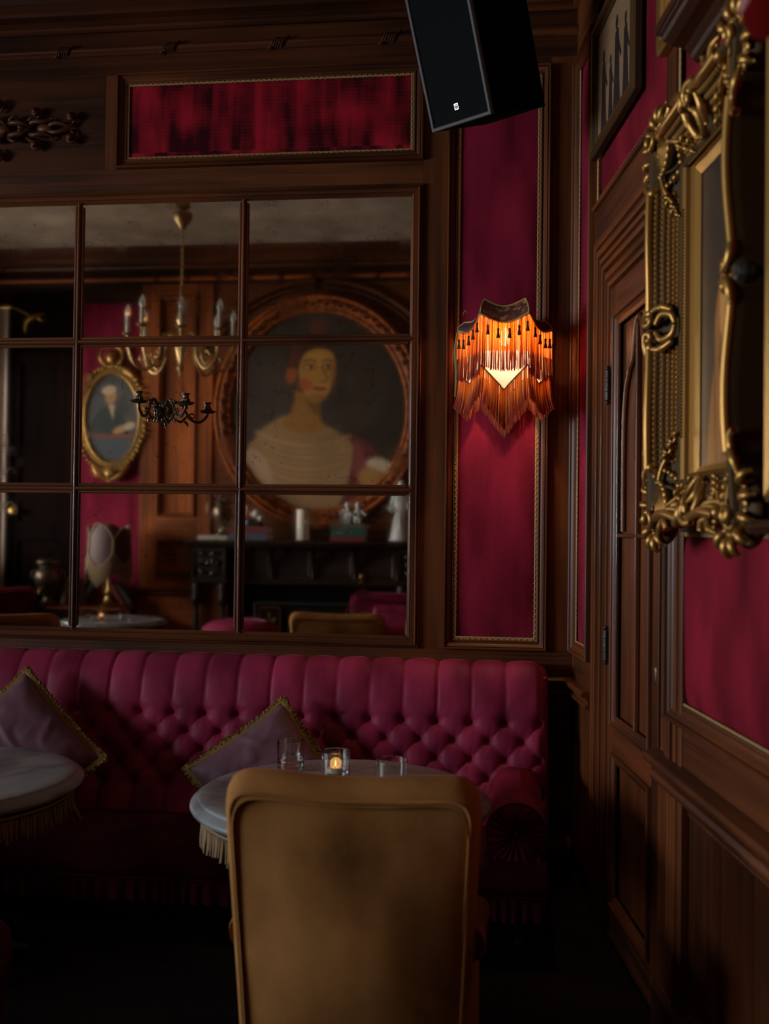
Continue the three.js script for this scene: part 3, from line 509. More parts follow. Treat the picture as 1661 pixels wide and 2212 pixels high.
  const f1 = strands(150, edge1, r1, (k, f) => edge1(k, f) + (k % 3 === 1 ? 0.05 : 0.075) + 0.016 * Math.sin(Math.PI * f), 0.004, 11, tip, amber);
  const f2 = strands(190, edge2, r2 + 0.004, (k, f) => 0.12 + 0.035 * (k % 3 === 1 ? 1 - Math.abs(2 * f - 1) : 0.1) , 0.018, 12, tip, amber);
  const e1 = new THREE.Mesh(f1, M.fringe), e2 = new THREE.Mesh(f2, M.fringe);
  e1.name = 'upper_fringe'; e2.name = 'lower_fringe'; for (const e of [e1, e2]) { e.castShadow = e.receiveShadow = true; stuff(e); t.add(e); }
  const tas = join([ball(0.0045, 0, 0, 0), moved(lathe([[0.003, 0], [0.0045, -0.004], [0.003, -0.008], [0.0075, -0.03], [0, -0.03]], 8), 0, -0.002, 0), tube([[0, 0.024, 0], [0, 0.01, 0], [0, 0, 0]], 0.001, 4, 4)]);
  for (const k of [0, 1, 2]) for (const f of [0.06, 0.22, 0.4, 0.62, 0.82]) { const [x, z] = hexp(r1 + 0.012, k, f); const m = mesh('tassel', tas, M.giltDark, t); m.position.set(x, edge1(k, f) - 0.03, z); }
  mesh('tie_cord', taper([V(-0.175, 0.13, Z), V(-0.186, 0.04, Z + 0.01), V(-0.18, -0.05, Z), V(-0.186, -0.14, Z)], [0.005, 0.008, 0.01, 0.004], 18, 6), M.bullion, t); mesh('stray_loop', tube([[-0.16, 0.165, Z + 0.03], [-0.15, 0.18, Z + 0.05], [-0.14, 0.17, Z + 0.06]], 0.0015, 8, 4), M.bullion, t);
  mesh('shade_top', grid(48, 3, (u, v) => { const k = Math.min(5, Math.floor(u * 6)), f = u * 6 - k, [x, z] = hexp(lerp(r0 - 0.004, 0.035, v), k, f); return [x, rimTop(k, f) - 0.004 + (lerp(0, 0.17 - rimTop(k, f), v)), z]; }), plumM, t, 'dark gathered top of the shade');
  const L = new THREE.PointLight(C(1, 0.66, 0.36), LAMP_CD); L.position.set(X, 2.082, Z); L.castShadow = true; L.name = 'lamp_bulb_light'; scene.add(L);
}

// ---------- tufted sofa ----------
const SX0 = -2.75, SX1 = 0.165;
{
  const t = thing('tufted_sofa', 'long crimson velvet sofa with a deep-buttoned back below the looking-glass', 'sofa', [-1.3, 0, 0.4]);
  const ox = 1.3, oz = -0.4; // into the sofa's own frame
  const prof = curve([[0, 0.70, 0.05], [0, 0.79, 0.052], [0, 0.822, 0.075], [0, 0.812, 0.12], [0, 0.765, 0.165], [0, 0.69, 0.19], [0, 0.6, 0.21], [0, 0.48, 0.24], [0, 0.36, 0.275], [0, 0.26, 0.31], [0, 0.19, 0.33]]);
  const a = 0.1305, b = 0.0655, yA = 0.619, xA = -1.302;
  const N = 420, Mv = 110, samples = [];
  for (let i = 0; i <= Mv; i++) { const tt = i / Mv, p = prof.getPointAt(tt), d = prof.getTangentAt(tt); samples.push({ y: p.y, z: p.z, ny: d.z, nz: -d.y }); }
  const disp = (x, y, vv) => {
    const p = (x - xA) / a, r = (yA - y) / b, al = p + r / 2, be = p - r / 2;
    const chan = Math.pow(Math.abs(Math.sin(Math.PI * p)), 0.24);
    const dia = Math.pow(Math.abs(Math.sin(Math.PI * al) * Math.sin(Math.PI * be)), 0.22);
    const w = smooth(-0.5, 0.1, r) * (1 - smooth(3.9, 4.5, r));
    let h = lerp(0.018 * chan, 0.0135 * dia, w);
    // the nearest button
    if (r > -1 && r < 5) {
      const rr = clamp(Math.round(r), 0, 4), off = rr % 2 ? 0.5 : 0;
      for (const q of [rr - 1, rr, rr + 1]) { if (q < 0 || q > 4) continue; const o = q % 2 ? 0.5 : 0, pc = Math.round(p - o) + o, dx = (p - pc) * a, dy = (r - q) * b, d = Math.hypot(dx, dy), an = Math.atan2(dy, dx); h -= 0.034 * Math.exp(-d / 0.0165); h += 0.0022 * Math.cos(an * 8 + q) * Math.exp(-d / 0.03) * smooth(0.006, 0.022, d); }
    }
    return h;
  };
  const g = grid(N, Mv, (u, v) => {
    const x = lerp(SX0, SX1, u), k = v * Mv, s = samples[Math.round(k)], e = SX1 - x, endk = smooth(0, 0.05, e);
    let h = disp(x, s.y, v) * smooth(0.0, 0.12, v) * (0.35 + 0.65 * endk);
    h -= 0.05 * (1 - Math.sqrt(clamp(1 - Math.pow(1 - clamp(e / 0.05), 2))));
    return [x + ox, s.y + s.ny * h, Math.max(0.046, s.z + s.nz * h) + oz, x * 1.6, v * 1.4];
  });
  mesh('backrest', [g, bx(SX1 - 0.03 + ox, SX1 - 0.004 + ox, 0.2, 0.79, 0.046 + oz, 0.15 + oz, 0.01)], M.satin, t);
  const btn = lathe([[0, 0.006], [0.006, 0.005], [0.0095, 0.002], [0.01, 0]], 12);
  for (let r = 0; r < 5; r++) for (let i = -8; i < 12; i++) {
    const x = xA + (i + (r % 2 ? 0.5 : 0)) * a, y = yA - r * b; if (x < -2.25 || x > SX1 - 0.05) continue;
    let s = samples.reduce((m, q) => (Math.abs(q.y - y) < Math.abs(m.y - y) && q.z > 0.1 ? q : m), samples[Mv]);
    const h = disp(x, y, 0.5), m = mesh('button', btn, M.satin, t); m.position.set(x + ox, y + s.ny * h, s.z + s.nz * (h + 0.001) + oz); m.rotation.x = Math.PI / 2 - 0.25;
  }
  // long seat with a rolled front
  const sp = [[0.24, 0.2], [0.27, 0.25], [0.4, 0.275], [0.55, 0.292], [0.68, 0.297], [0.76, 0.286], [0.805, 0.255], [0.815, 0.215], [0.8, 0.18], [0.78, 0.172]];
  const sc = curve(sp.map(([z, y]) => [0, y, z]));
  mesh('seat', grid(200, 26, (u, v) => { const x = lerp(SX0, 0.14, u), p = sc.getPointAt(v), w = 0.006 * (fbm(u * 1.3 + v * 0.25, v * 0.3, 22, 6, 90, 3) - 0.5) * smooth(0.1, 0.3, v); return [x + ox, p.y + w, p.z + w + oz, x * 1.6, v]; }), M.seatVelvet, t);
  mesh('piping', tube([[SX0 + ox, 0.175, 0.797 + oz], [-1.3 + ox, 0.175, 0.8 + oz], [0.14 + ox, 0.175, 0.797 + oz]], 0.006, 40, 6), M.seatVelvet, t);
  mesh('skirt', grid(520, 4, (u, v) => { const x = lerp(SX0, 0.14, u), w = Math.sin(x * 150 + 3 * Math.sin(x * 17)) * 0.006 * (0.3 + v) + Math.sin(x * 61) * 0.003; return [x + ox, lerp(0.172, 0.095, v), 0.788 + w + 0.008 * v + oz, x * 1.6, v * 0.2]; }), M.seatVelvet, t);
  mesh('base', [bx(SX0 + ox, 0.13 + ox, 0.03, 0.19, 0.05 + oz, 0.765 + oz, 0.01)], M.black, t);
  for (const x of [-2.6, -1.4, 0.06]) for (const z of [0.1, 0.7]) mesh('foot', moved(lathe([[0, 0], [0.02, 0], [0.026, 0.015], [0.02, 0.035], [0, 0.035]], 14), x + ox, 0, z + oz), M.darkWood, t);
  // rolled arms: the scroll face is gathered into a central rosette
  const arm = (cx) => {
    const cy = 0.372, R = 0.096, zf = 0.765;
    const roll = grid(40, 30, (u, v) => { const q = lerp(-1.15, Math.PI + 1.15, u), z = lerp(0.2, zf, v), rr = R * (1 - 0.35 * smooth(0.94, 1, v) * 0.35); return [cx + Math.cos(q) * rr + ox, cy + Math.sin(q) * rr + oz * 0, z + oz, u, v * 1.2]; });
    const sides = [bx(cx - 0.075 + ox, cx + 0.075 + ox, 0.06, cy - 0.02, 0.15 + oz, zf - 0.012 + oz, 0.02)];
    mesh('arm', [roll, ...sides], M.wine, t);
    mesh('arm_front', [grid(120, 10, (u, v) => { const q = u * Math.PI * 2, r = R * 1.02 * v, f = Math.cos(q * 22 + 2 * Math.sin(q * 3)), z = zf + 0.02 * Math.sqrt(Math.max(0, 1 - v * v)) * smooth(0, 0.5, v) - 0.008 * (1 - smooth(0, 0.25, v)) + f * 0.0035 * smooth(0.05, 0.3, v) * (1 - smooth(0.85, 1, v)); return [cx + Math.cos(q) * r + ox, cy + Math.sin(q) * r, z + oz, u * 2, v * 0.4]; }), grid(30, 8, (u, v) => { const x = lerp(-0.078, 0.078, u), y = lerp(cy - 0.07, 0.1, v), w = 0.005 * Math.sin((u - 0.5) * 34 * (1.3 - v * 0.7)) * (1 - v * 0.6); return [cx + x + ox, y, zf + 0.001 + w + oz, u * 0.4, v * 0.4]; })], M.wine, t);
    const ringp = []; for (let i = 0; i < 24; i++) ringp.push([cx + Math.cos(i * 15 * D) * R + ox, cy + Math.sin(i * 15 * D) * R, zf + 0.002 + oz]);
    mesh('piping', tube(ringp, 0.0045, 60, 6, true), M.wine, t);
    mesh('button', moved(btn, cx + ox, cy, zf + 0.006 + oz, Math.PI / 2), M.wine, t);
  };
  arm(0.04); arm(SX0 + 0.1);
}

// ---------- cushions ----------
{
  const makeCushion = (name, label, w, h, th, group) => {
    const t = thing(name, label, 'cushion', [0, 0, 0], 0, group);
    const q = rng(31), f = (u, v, s) => { const a = 2 * u - 1, b = 2 * v - 1, x = a * (w / 2) * (1 - 0.07 * (1 - b * b)), y = b * (h / 2) * (1 - 0.07 * (1 - a * a)), z = th * Math.pow(Math.max(0, (1 - a ** 4) * (1 - b ** 4)), 0.55), cr = 0.010 * (fbm(u * 0.9 + v * 0.5, v - u * 0.4, 5, 9, 130, 3) - 0.5) * Math.min(1, z / 0.02) + 0.0035 * Math.sin((a * 2 + b * 4) * 1.6 + 14 * fbm(u, v, 3, 3, 140, 3)) * Math.min(1, z / 0.03); return [x, y, s * (z + cr), u * w * 2, v * h * 2]; };
    mesh('cover', [grid(46, 46, (u, v) => f(u, v, 1)), grid(30, 30, (u, v) => f(u, v, -1))], M.mauve, t);
    const edge = []; const per = (k) => { const s = Math.floor(k) % 4, e = k - Math.floor(k), [u, v] = [[e, 0], [1, e], [1 - e, 1], [0, 1 - e]][s]; const p = f(u, v, 1); return V(p[0], p[1], 0); };
    for (let i = 0; i < 48; i++) edge.push(per(i / 12));
    mesh('cord', tube(edge, 0.011, 140, 6, true), M.bullion, t);
    const tufts = []; const n = 1150;
    for (let i = 0; i < n; i++) { const p = per((i / n) * 4), o = p.clone().normalize(), L = 0.019 + q() * 0.006, tw = (q() - 0.5) * 0.008; tufts.push(taper([p, p.clone().addScaledVector(o, L * 0.55).add(V(tw, -tw, 0.006 * (q() - 0.5))), p.clone().addScaledVector(o, L).add(V(tw * 1.6, -tw * 1.6, 0.012 * (q() - 0.5)))], [0.007, 0.0085, 0.006], 3, 4)); }
    stuff(mesh('bullion_fringe', tufts, M.bullion, t));
    return t;
  };
  // edges given by two directions in the plane of the cushion (along A towards R, and across)
  const lay = (o, apex, R, up, ratioShift = 0) => { const ex = R.clone().sub(apex); const w = ex.length(); ex.normalize(); const n = up.clone().normalize(); const ey = n.clone().cross(ex).normalize(); o.userData.w = w; const m = new THREE.Matrix4().makeBasis(ex, ey, n); o.quaternion.setFromRotationMatrix(m); return { ex, ey, n, w }; };
  const n1 = V(0.05, Math.sin(28 * D), Math.cos(28 * D));
  const c1 = makeCushion('velvet_cushion', 'mauve velvet cushion with gold fringe, partly cut by the left edge behind the left table', 0.49, 0.44, 0.085);
  { const A = V(-1.874, 0.779, 0.262), R = V(-1.474, 0.467, 0.428), { ex, ey, w } = lay(c1, A, R, n1); c1.position.copy(A.clone().add(R).multiplyScalar(0.5).addScaledVector(ey, -0.215)); c1.position.z += 0.03; delete c1.userData.w; }
  const c2 = makeCushion('velvet_cushion', 'mauve velvet cushion with gold fringe behind the water glass', 0.42, 0.4, 0.08);
  { const A = V(-0.833, 0.679, 0.27), L = V(-1.149, 0.449, 0.41), { ex, ey, w } = lay(c2, L, A, n1); c2.position.copy(A.clone().add(L).multiplyScalar(0.5).addScaledVector(ey, -0.19)); c2.position.z += 0.03; delete c2.userData.w; }
}

// ---------- café tables ----------
let tableProto;
{
  const makeTable = () => {
    const t = thing('cafe_table', 'round grey marble café table with hanging tan fringe behind the ochre armchair', 'table', [-0.462, 0, 1.205]);
    const g = lathe([[0, 0.598], [0.36, 0.6], [0.392, 0.6], [0.402, 0.597], [0.405, 0.591], [0.408, 0.589], [0.418, 0.586], [0.426, 0.578], [0.4275, 0.571], [0.423, 0.563], [0.412, 0.557], [0.408, 0.555], [0, 0.553]], 96, 0.5), p = g.attributes.position, uv = g.attributes.uv;
    for (let i = 0; i < p.count; i++) uv.setXY(i, p.getX(i) * 1.4 + p.getY(i), p.getZ(i) * 1.4);
    mesh('marble_top', g, M.marble, t);
    mesh('apron', lathe([[0.0, 0.554], [0.395, 0.554], [0.395, 0.53], [0.385, 0.528], [0.3, 0.528]], 64), M.black, t);
    const q = rng(77), s = [], n = 330;
    for (let i = 0; i < n; i++) { const a = (i / n) * Math.PI * 2, L = 0.055 + q() * 0.022, w = (q() - 0.5) * 0.016, c = Math.cos(a), d = Math.sin(a), r = 0.393; s.push(taper([V(c * r, 0.542, d * r), V(c * r - d * w, 0.542 - L * 0.5, d * r + c * w), V(c * (r + 0.004) - d * w * 1.6, 0.542 - L, d * (r + 0.004) + c * w * 1.6)], [0.0028, 0.0036, 0.0022], 4, 4)); }
    s.push(tube(Array.from({ length: 48 }, (_, i) => [Math.cos(i * 7.5 * D) * 0.394, 0.54, Math.sin(i * 7.5 * D) * 0.394]), 0.005, 120, 5, true));
    for (const a of [3.3, 0.6]) s.push(taper([V(Math.cos(a) * 0.395, 0.53, Math.sin(a) * 0.395), V(Math.cos(a) * 0.4, 0.47, Math.sin(a) * 0.4), V(Math.cos(a + 0.03) * 0.41, 0.44, Math.sin(a + 0.03) * 0.41), V(Math.cos(a) * 0.42, 0.415, Math.sin(a) * 0.42)], [0.003, 0.005, 0.006, 0.008], 10, 5));
    stuff(mesh('fringe', s, M.tan, t));
    mesh('pedestal', [lathe([[0, 0.53], [0.09, 0.53], [0.08, 0.5], [0.03, 0.47], [0.028, 0.4], [0.045, 0.33], [0.05, 0.26], [0.03, 0.2], [0.035, 0.12], [0.06, 0.09], [0.07, 0.05], [0, 0.05]], 24)], M.iron, t);
    for (let k = 0; k < 3; k++) { const a = k * 120 * D + 0.5, c = Math.cos(a), d = Math.sin(a); mesh('foot', taper([V(c * 0.03, 0.1, d * 0.03), V(c * 0.13, 0.11, d * 0.13), V(c * 0.22, 0.04, d * 0.22), V(c * 0.28, 0.018, d * 0.28)], [0.022, 0.02, 0.016, 0.018], 16, 8), M.iron, t); }
    return t;
  };
  tableProto = makeTable();
  copy(tableProto, 'round grey marble café table at the left edge, in front of the left cushion', [-1.69, 0, 1.215], 1.2);
}

// ---------- glasses and candles ----------
let glassProto, candleProto;
{
  const mk = (name, label, r, h, pos) => { const t = thing(name, label, 'glass', pos); mesh('body', lathe([[0, 0], [r - 0.003, 0], [r, 0.004], [r + 0.0005, h * 0.5], [r + 0.001, h - 0.001], [r, h], [r - 0.0012, h - 0.0006], [r - 0.0022, h * 0.5], [r - 0.0028, 0.018], [r * 0.7, 0.0145], [0, 0.0135]], 48, 0.5), M.glass, t); return t; };
  glassProto = mk('tumbler', 'clear water tumbler left of the lit candle glass on the marble table', 0.0415, 0.088, [-0.66, 0.6, 0.975]);
  const water = std({ color: C(1, 1, 1), roughness: 0.0, transmission: 1, thickness: 0.02, ior: 1.33 });
  mesh('water', lathe([[0, 0.0142], [0.028, 0.0151], [0.0384, 0.0186], [0.0389, 0.03], [0, 0.0296]], 40), water, glassProto, 'a little clear water');
  mk('tumbler', 'clear tumbler right of the lit candle glass, half hidden by the ochre armchair', 0.0465, 0.086, [-0.322, 0.6, 1.171]);
  const makeCandle = (label, pos, group) => {
    const t = thing('candle_holder', label, 'candle', pos, 0, group), r = 0.0435, h = 0.075;
    mesh('glass_cup', lathe([[0, 0], [r - 0.003, 0], [r, 0.004], [r + 0.0005, h - 0.001], [r - 0.001, h], [r - 0.0022, h - 0.002], [r - 0.0026, 0.008], [0, 0.006]], 48, 0.5), M.glass, t);
    mesh('tealight', lathe([[0, 0.0085], [0.0225, 0.0085], [0.023, 0.012], [0.023, 0.024], [0.0215, 0.0235], [0.004, 0.0215], [0, 0.0215]], 28), M.wax, t);
    mesh('wick', new THREE.CylinderGeometry(0.0008, 0.0008, 0.008, 6).translate(0, 0.025, 0), M.iron, t);
    mesh('flame', lathe([[0, 0.027], [0.0022, 0.0295], [0.003, 0.033], [0.0022, 0.039], [0.0009, 0.045], [0, 0.049]], 14), M.flame, t);
    const L = new THREE.PointLight(C(1, 0.5, 0.16), CANDLE_CD); L.position.set(pos[0], pos[1] + 0.036, pos[2]); L.castShadow = true; L.name = 'candle_flame_light'; scene.add(L);
    return t;
  };
  candleProto = makeCandle('lit tealight in a clear glass cup on the marble table by the ochre armchair', [-0.509, 0.6, 1.033]);
  // on the far table, seen in the looking-glass
  copy(tableProto, 'round grey marble café table seen at the foot of the looking-glass', [-3.12, 0, 3.76], 2.1);
  makeCandle('lit tealight in a glass cup on the table seen in the looking-glass', [-3.2, 0.6, 3.7]);
  glassProto.name = 'tumbler';
  for (const [x, z, s] of [[-3.3, 3.62, 'left'], [-3.0, 3.68, 'right']]) copy(glassProto, `clear tumbler ${s} of the candle on the far table seen in the looking-glass`, [x, 0.6, z], 0);
}

// ---------- armchairs ----------
let chairProto, wineProto, poufProto;
{
  const w = 0.272, hw = (y) => lerp(0.248, w, clamp((y - 0.25) / 0.5)), top = 0.832;
  const t = thing('armchair', 'ochre velvet armchair with its worn back turned to the viewer', 'armchair', [-0.318, 0, 1.7]);
  chairProto = t;
  // back: a soft slab with a rolled top, slightly raked
  const rake = (y) => 0.19 + 0.07 * clamp((y - 0.2) / 0.65) , outline = (s) => { // s in 0..1 from lower left over the top to lower right
    const pts = [[-0.246, 0.1], [-0.248, 0.25], [-0.26, 0.5], [-0.271, 0.72], [-0.272, 0.775], [-0.262, 0.812], [-0.235, 0.831], [-0.17, 0.832], [-0.08, 0.826], [0, 0.823], [0.08, 0.826], [0.17, 0.833], [0.235, 0.833], [0.262, 0.813], [0.272, 0.775], [0.271, 0.72], [0.26, 0.5], [0.248, 0.25], [0.246, 0.1]];
    return curve(pts.map(([x, y]) => [x, y, 0])).getPointAt(s);
  };
  const cc = curve([[-0.246, 0.1, 0], [-0.248, 0.25, 0], [-0.26, 0.5, 0], [-0.271, 0.72, 0], [-0.272, 0.775, 0], [-0.262, 0.812, 0], [-0.235, 0.831, 0], [-0.17, 0.832, 0], [-0.08, 0.826, 0], [0, 0.823, 0], [0.08, 0.826, 0], [0.17, 0.833, 0], [0.235, 0.833, 0], [0.262, 0.813, 0], [0.272, 0.775, 0], [0.271, 0.72, 0], [0.26, 0.5, 0], [0.248, 0.25, 0], [0.246, 0.1, 0]]);
  const pO = cc.getSpacedPoints(90), inset = pO.map((p) => V(p.x * 0.905, lerp(p.y, 0.42, p.y > 0.5 ? 0.125 : 0.0) , 0));
  // ring cross-section: from the inset on the rear face, round the edge, to the inset on the front face
  const TH = 0.12;
  const body = grid(90, 16, (u, v) => { const k = Math.round(u * 90), a = inset[k], b = pO[k], q = v * Math.PI, s = Math.sin(q), c = Math.cos(q), f = Math.pow(s, 0.7); const x = lerp(a.x, b.x, f), y = lerp(a.y, b.y, f); return [x, y, rake(y) + c * TH / 2 * (0.8 + 0.2 * (1 - s)), x * 1.5 + v * 0.2, y * 1.5]; });
  const face = (zoff, dome, m) => grid(24, 30, (u, v) => { const y = lerp(0.1, 0.79, v), sx = 2 * u - 1, yy = lerp(y, 0.42, y > 0.5 ? 0.0 : 0), wx = hw(yy) * 0.905 + 0.004, e = (1 - sx ** 4) * (1 - Math.pow(2 * v - 1, 6)); let x = sx * wx, y2 = y - (y > 0.74 ? (1 - Math.abs(sx)) * 0.0 : 0); return [x, y2, rake(y2) + zoff + dome * e, x * 1.5 + 0.3, y2 * 1.5]; });
  mesh('backrest', [body, face(-TH / 2 * 0.8, -0.012)], M.ochre, t);
  // outside back: panel set within the piping, its top edge sagging between rounded corners
  const yt = (sx) => 0.786 + 0.011 * sx * sx - (Math.abs(sx) > 0.86 ? 0.03 * Math.pow((Math.abs(sx) - 0.86) / 0.14, 2) : 0);
  mesh('outside_back', grid(36, 40, (u, v) => { const sx = 2 * u - 1, y = lerp(0.09, yt(sx) - 0.006, v), x = sx * (hw(y) * 0.925), e = Math.min(1, (1 - Math.abs(sx)) * 14) * Math.min(1, (1 - v) * 14), bulge = 0.034 * (1 - sx * sx) * Math.sin(Math.PI * clamp(v * 0.94 + 0.03)), dent = 0.007 * (fbm(u, v, 3, 3, 800, 3) - 0.5); return [x, y, rake(y) + TH / 2 * 0.82 + 0.003 * e + bulge + dent * e, x * 1.5, y * 1.5]; }), M.ochre, t);
  const pip = []; for (let i = 0; i <= 12; i++) { const y = lerp(0.1, 0.735, i / 12); pip.push([-hw(y) * 0.925, y, rake(y) + TH / 2 * 0.84 + 0.004]); }
  pip.push([-hw(0.76) * 0.917, 0.764, rake(0.764) + 0.056], [-0.235, 0.787, rake(0.78) + 0.056]);
  for (let i = -4; i <= 4; i++) pip.push([i * 0.05, yt(i * 0.05 / 0.25) - 0.0005, rake(0.785) + 0.056 + 0.004 * (1 - Math.abs(i) / 5)]);
  pip.push([0.235, 0.787, rake(0.78) + 0.056], [hw(0.76) * 0.917, 0.764, rake(0.764) + 0.056]);
  for (let i = 12; i >= 0; i--) { const y = lerp(0.1, 0.735, i / 12); pip.push([hw(y) * 0.925, y, rake(y) + TH / 2 * 0.84 + 0.004]); }
  mesh('piping', tube(pip, 0.005, 160, 6), M.ochre, t);
  // low scrolled arms, seat and legs
  for (const s of [-1, 1]) mesh('arm', [taper([V(s * 0.24, 0.462, 0.2), V(s * 0.244, 0.462, 0.1), V(s * 0.246, 0.455, 0.0), V(s * 0.255, 0.44, -0.06)], [0.04, 0.04, 0.04, 0.036], 12, 16), bx(s * 0.235 - 0.03, s * 0.235 + 0.03, 0.16, 0.44, -0.04, 0.17, 0.02), ...[0, 1, 2, 3].map((k) => tube(Array.from({ length: 9 }, (_, i) => [s * (0.24 + 0.0405 * Math.cos((i - 4) * 0.3)), 0.462 + 0.0405 * Math.sin((i - 4) * 0.3), 0.19 - k * 0.012]), 0.002, 12, 4))], M.ochre, t);
  mesh('seat', [new RoundedBoxGeometry(0.46, 0.13, 0.42, 4, 0.05).translate(0, 0.355, -0.02), new RoundedBoxGeometry(0.5, 0.14, 0.4, 2, 0.02).translate(0, 0.235, -0.01)], M.ochre, t);
  for (const sx of [-1, 1]) for (const z of [-0.16, 0.18]) mesh('leg', moved(lathe([[0, 0], [0.014, 0], [0.018, 0.03], [0.013, 0.05], [0.022, 0.11], [0.024, 0.17], [0, 0.17]], 14), sx * 0.19, 0, z), M.darkWood, t);
  copy(t, 'ochre velvet armchair seen in the looking-glass below the mantelpiece', [-1.19, 0, 3.34], Math.PI, undefined, [1.26, 0.9, 1.1]);
  copy(t, 'ochre velvet armchair back at the lower left corner of the looking-glass', [-2.93, 0, 1.72], Math.PI - 0.12, undefined, [1.3, 1.01, 1]);
  const wine = copy(t, 'dark wine velvet armchair in the dim corner seen in the looking-glass', [-4.28, 0, 4.15], Math.PI - 0.5);
  wine.traverse((o) => { if (o.isMesh && o.material === M.ochre) o.material = M.wine; });
}
{ // footstool
  const t = thing('footstool', 'dark wine velvet footstool in the shadow at the lower left', 'stool', [-1.36, 0, 1.93]); poufProto = t;
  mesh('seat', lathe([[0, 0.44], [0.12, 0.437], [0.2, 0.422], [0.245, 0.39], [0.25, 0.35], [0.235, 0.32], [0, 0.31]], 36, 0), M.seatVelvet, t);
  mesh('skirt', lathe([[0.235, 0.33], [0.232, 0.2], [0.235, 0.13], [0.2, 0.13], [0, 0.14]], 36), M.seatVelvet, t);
  for (let k = 0; k < 4; k++) mesh('leg', moved(lathe([[0, 0], [0.012, 0], [0.018, 0.05], [0.022, 0.14], [0, 0.14]], 12), Math.cos(k * 90 * D + 0.8) * 0.18, 0, Math.sin(k * 90 * D + 0.8) * 0.18), M.darkWood, t);
  const p = copy(t, 'crimson velvet round stool before the fireplace seen in the looking-glass', [-2.13, 0, 3.95], 0, undefined, [1.25, 1.38, 1.25]);
  p.traverse((o) => { if (o.isMesh && o.material === M.seatVelvet) o.material = M.satin; });
}
{ // settee by the hearth, its back to the fire
  const t = thing('settee', 'crimson velvet settee beside the hearth seen in the looking-glass', 'settee', [-0.78, 0, 4.06], Math.PI);
  mesh('backrest', [new RoundedBoxGeometry(1.0, 0.42, 0.14, 4, 0.06).translate(0, 0.6, -0.2), new RoundedBoxGeometry(0.94, 0.09, 0.17, 4, 0.045).translate(0, 0.775, -0.2)], M.wine, t);
  mesh('seat', new RoundedBoxGeometry(0.86, 0.16, 0.5, 4, 0.05).translate(0, 0.36, 0.1), M.satin, t);
  for (const s of [-1, 1]) mesh('arm', [new RoundedBoxGeometry(0.11, 0.5, 0.5, 4, 0.05).translate(s * 0.47, 0.38, 0.08)], M.wine, t);
  mesh('cushion_front', new RoundedBoxGeometry(0.4, 0.3, 0.1, 4, 0.05).rotateX(-0.2).translate(0.1, 0.58, -0.09), M.satin, t);
  mesh('base', new RoundedBoxGeometry(0.98, 0.2, 0.6, 2, 0.02).translate(0, 0.2, 0.02), M.wine, t);
  for (const sx of [-1, 1]) for (const z of [-0.2, 0.26]) mesh('leg', moved(lathe([[0, 0], [0.014, 0], [0.022, 0.11], [0, 0.11]], 12), sx * 0.42, 0, z), M.darkWood, t);
}

// ---------- loudspeaker ----------
{
  const t = thing('loudspeaker', 'black wedge-tilted loudspeaker hanging from the ceiling near the corner', 'speaker', [-0.059, 2.742, 0.7]);
  t.rotation.set(21.2 * D, -39 * D, -1.9 * D, 'YXZ');
  const W = 0.268, Hh = 0.62, Dp = 0.307, fr = 0.012; // origin: the lower right front corner
  mesh('cabinet', new RoundedBoxGeometry(W, Hh, Dp, 2, 0.004).translate(-W / 2, Hh / 2, -Dp / 2 - 0.002), M.black, t);
  mesh('front_frame', mitre(-W, 0, 0, Hh, [[0, -0.012], [0, 0.008], [0.002, 0.01], [fr - 0.002, 0.01], [fr, 0.008], [fr, -0.002]]), M.greyEdge, t, 'grey edge of the grille');
  mesh('grille', bx(-W + fr, -fr, fr, Hh - fr, -0.004, 0.004, 0.001), M.grille, t);
  const b = mesh('badge', [bx(-0.0095, 0.0095, -0.011, 0.011, 0.004, 0.0065, 0.001)], M.silver, t, 'small square silver badge with a ring emblem'); b.position.set(-0.142, 0.058, 0);
  mesh('emblem', [new THREE.TorusGeometry(0.0058, 0.0013, 6, 20).translate(0, 0, 0.007).toNonIndexed(), new THREE.TorusGeometry(0.0022, 0.0011, 6, 14).translate(0, -0.0005, 0.007).toNonIndexed()], M.iron, b);
  mesh('hanging_bracket', [tube([[-W / 2, Hh - 0.01, -Dp / 2], [-W / 2, Hh + 0.1, -Dp / 2 + 0.03], [-W / 2, Hh + 0.62, -Dp / 2 + 0.2]], 0.012, 12, 8)], M.iron, t);
}

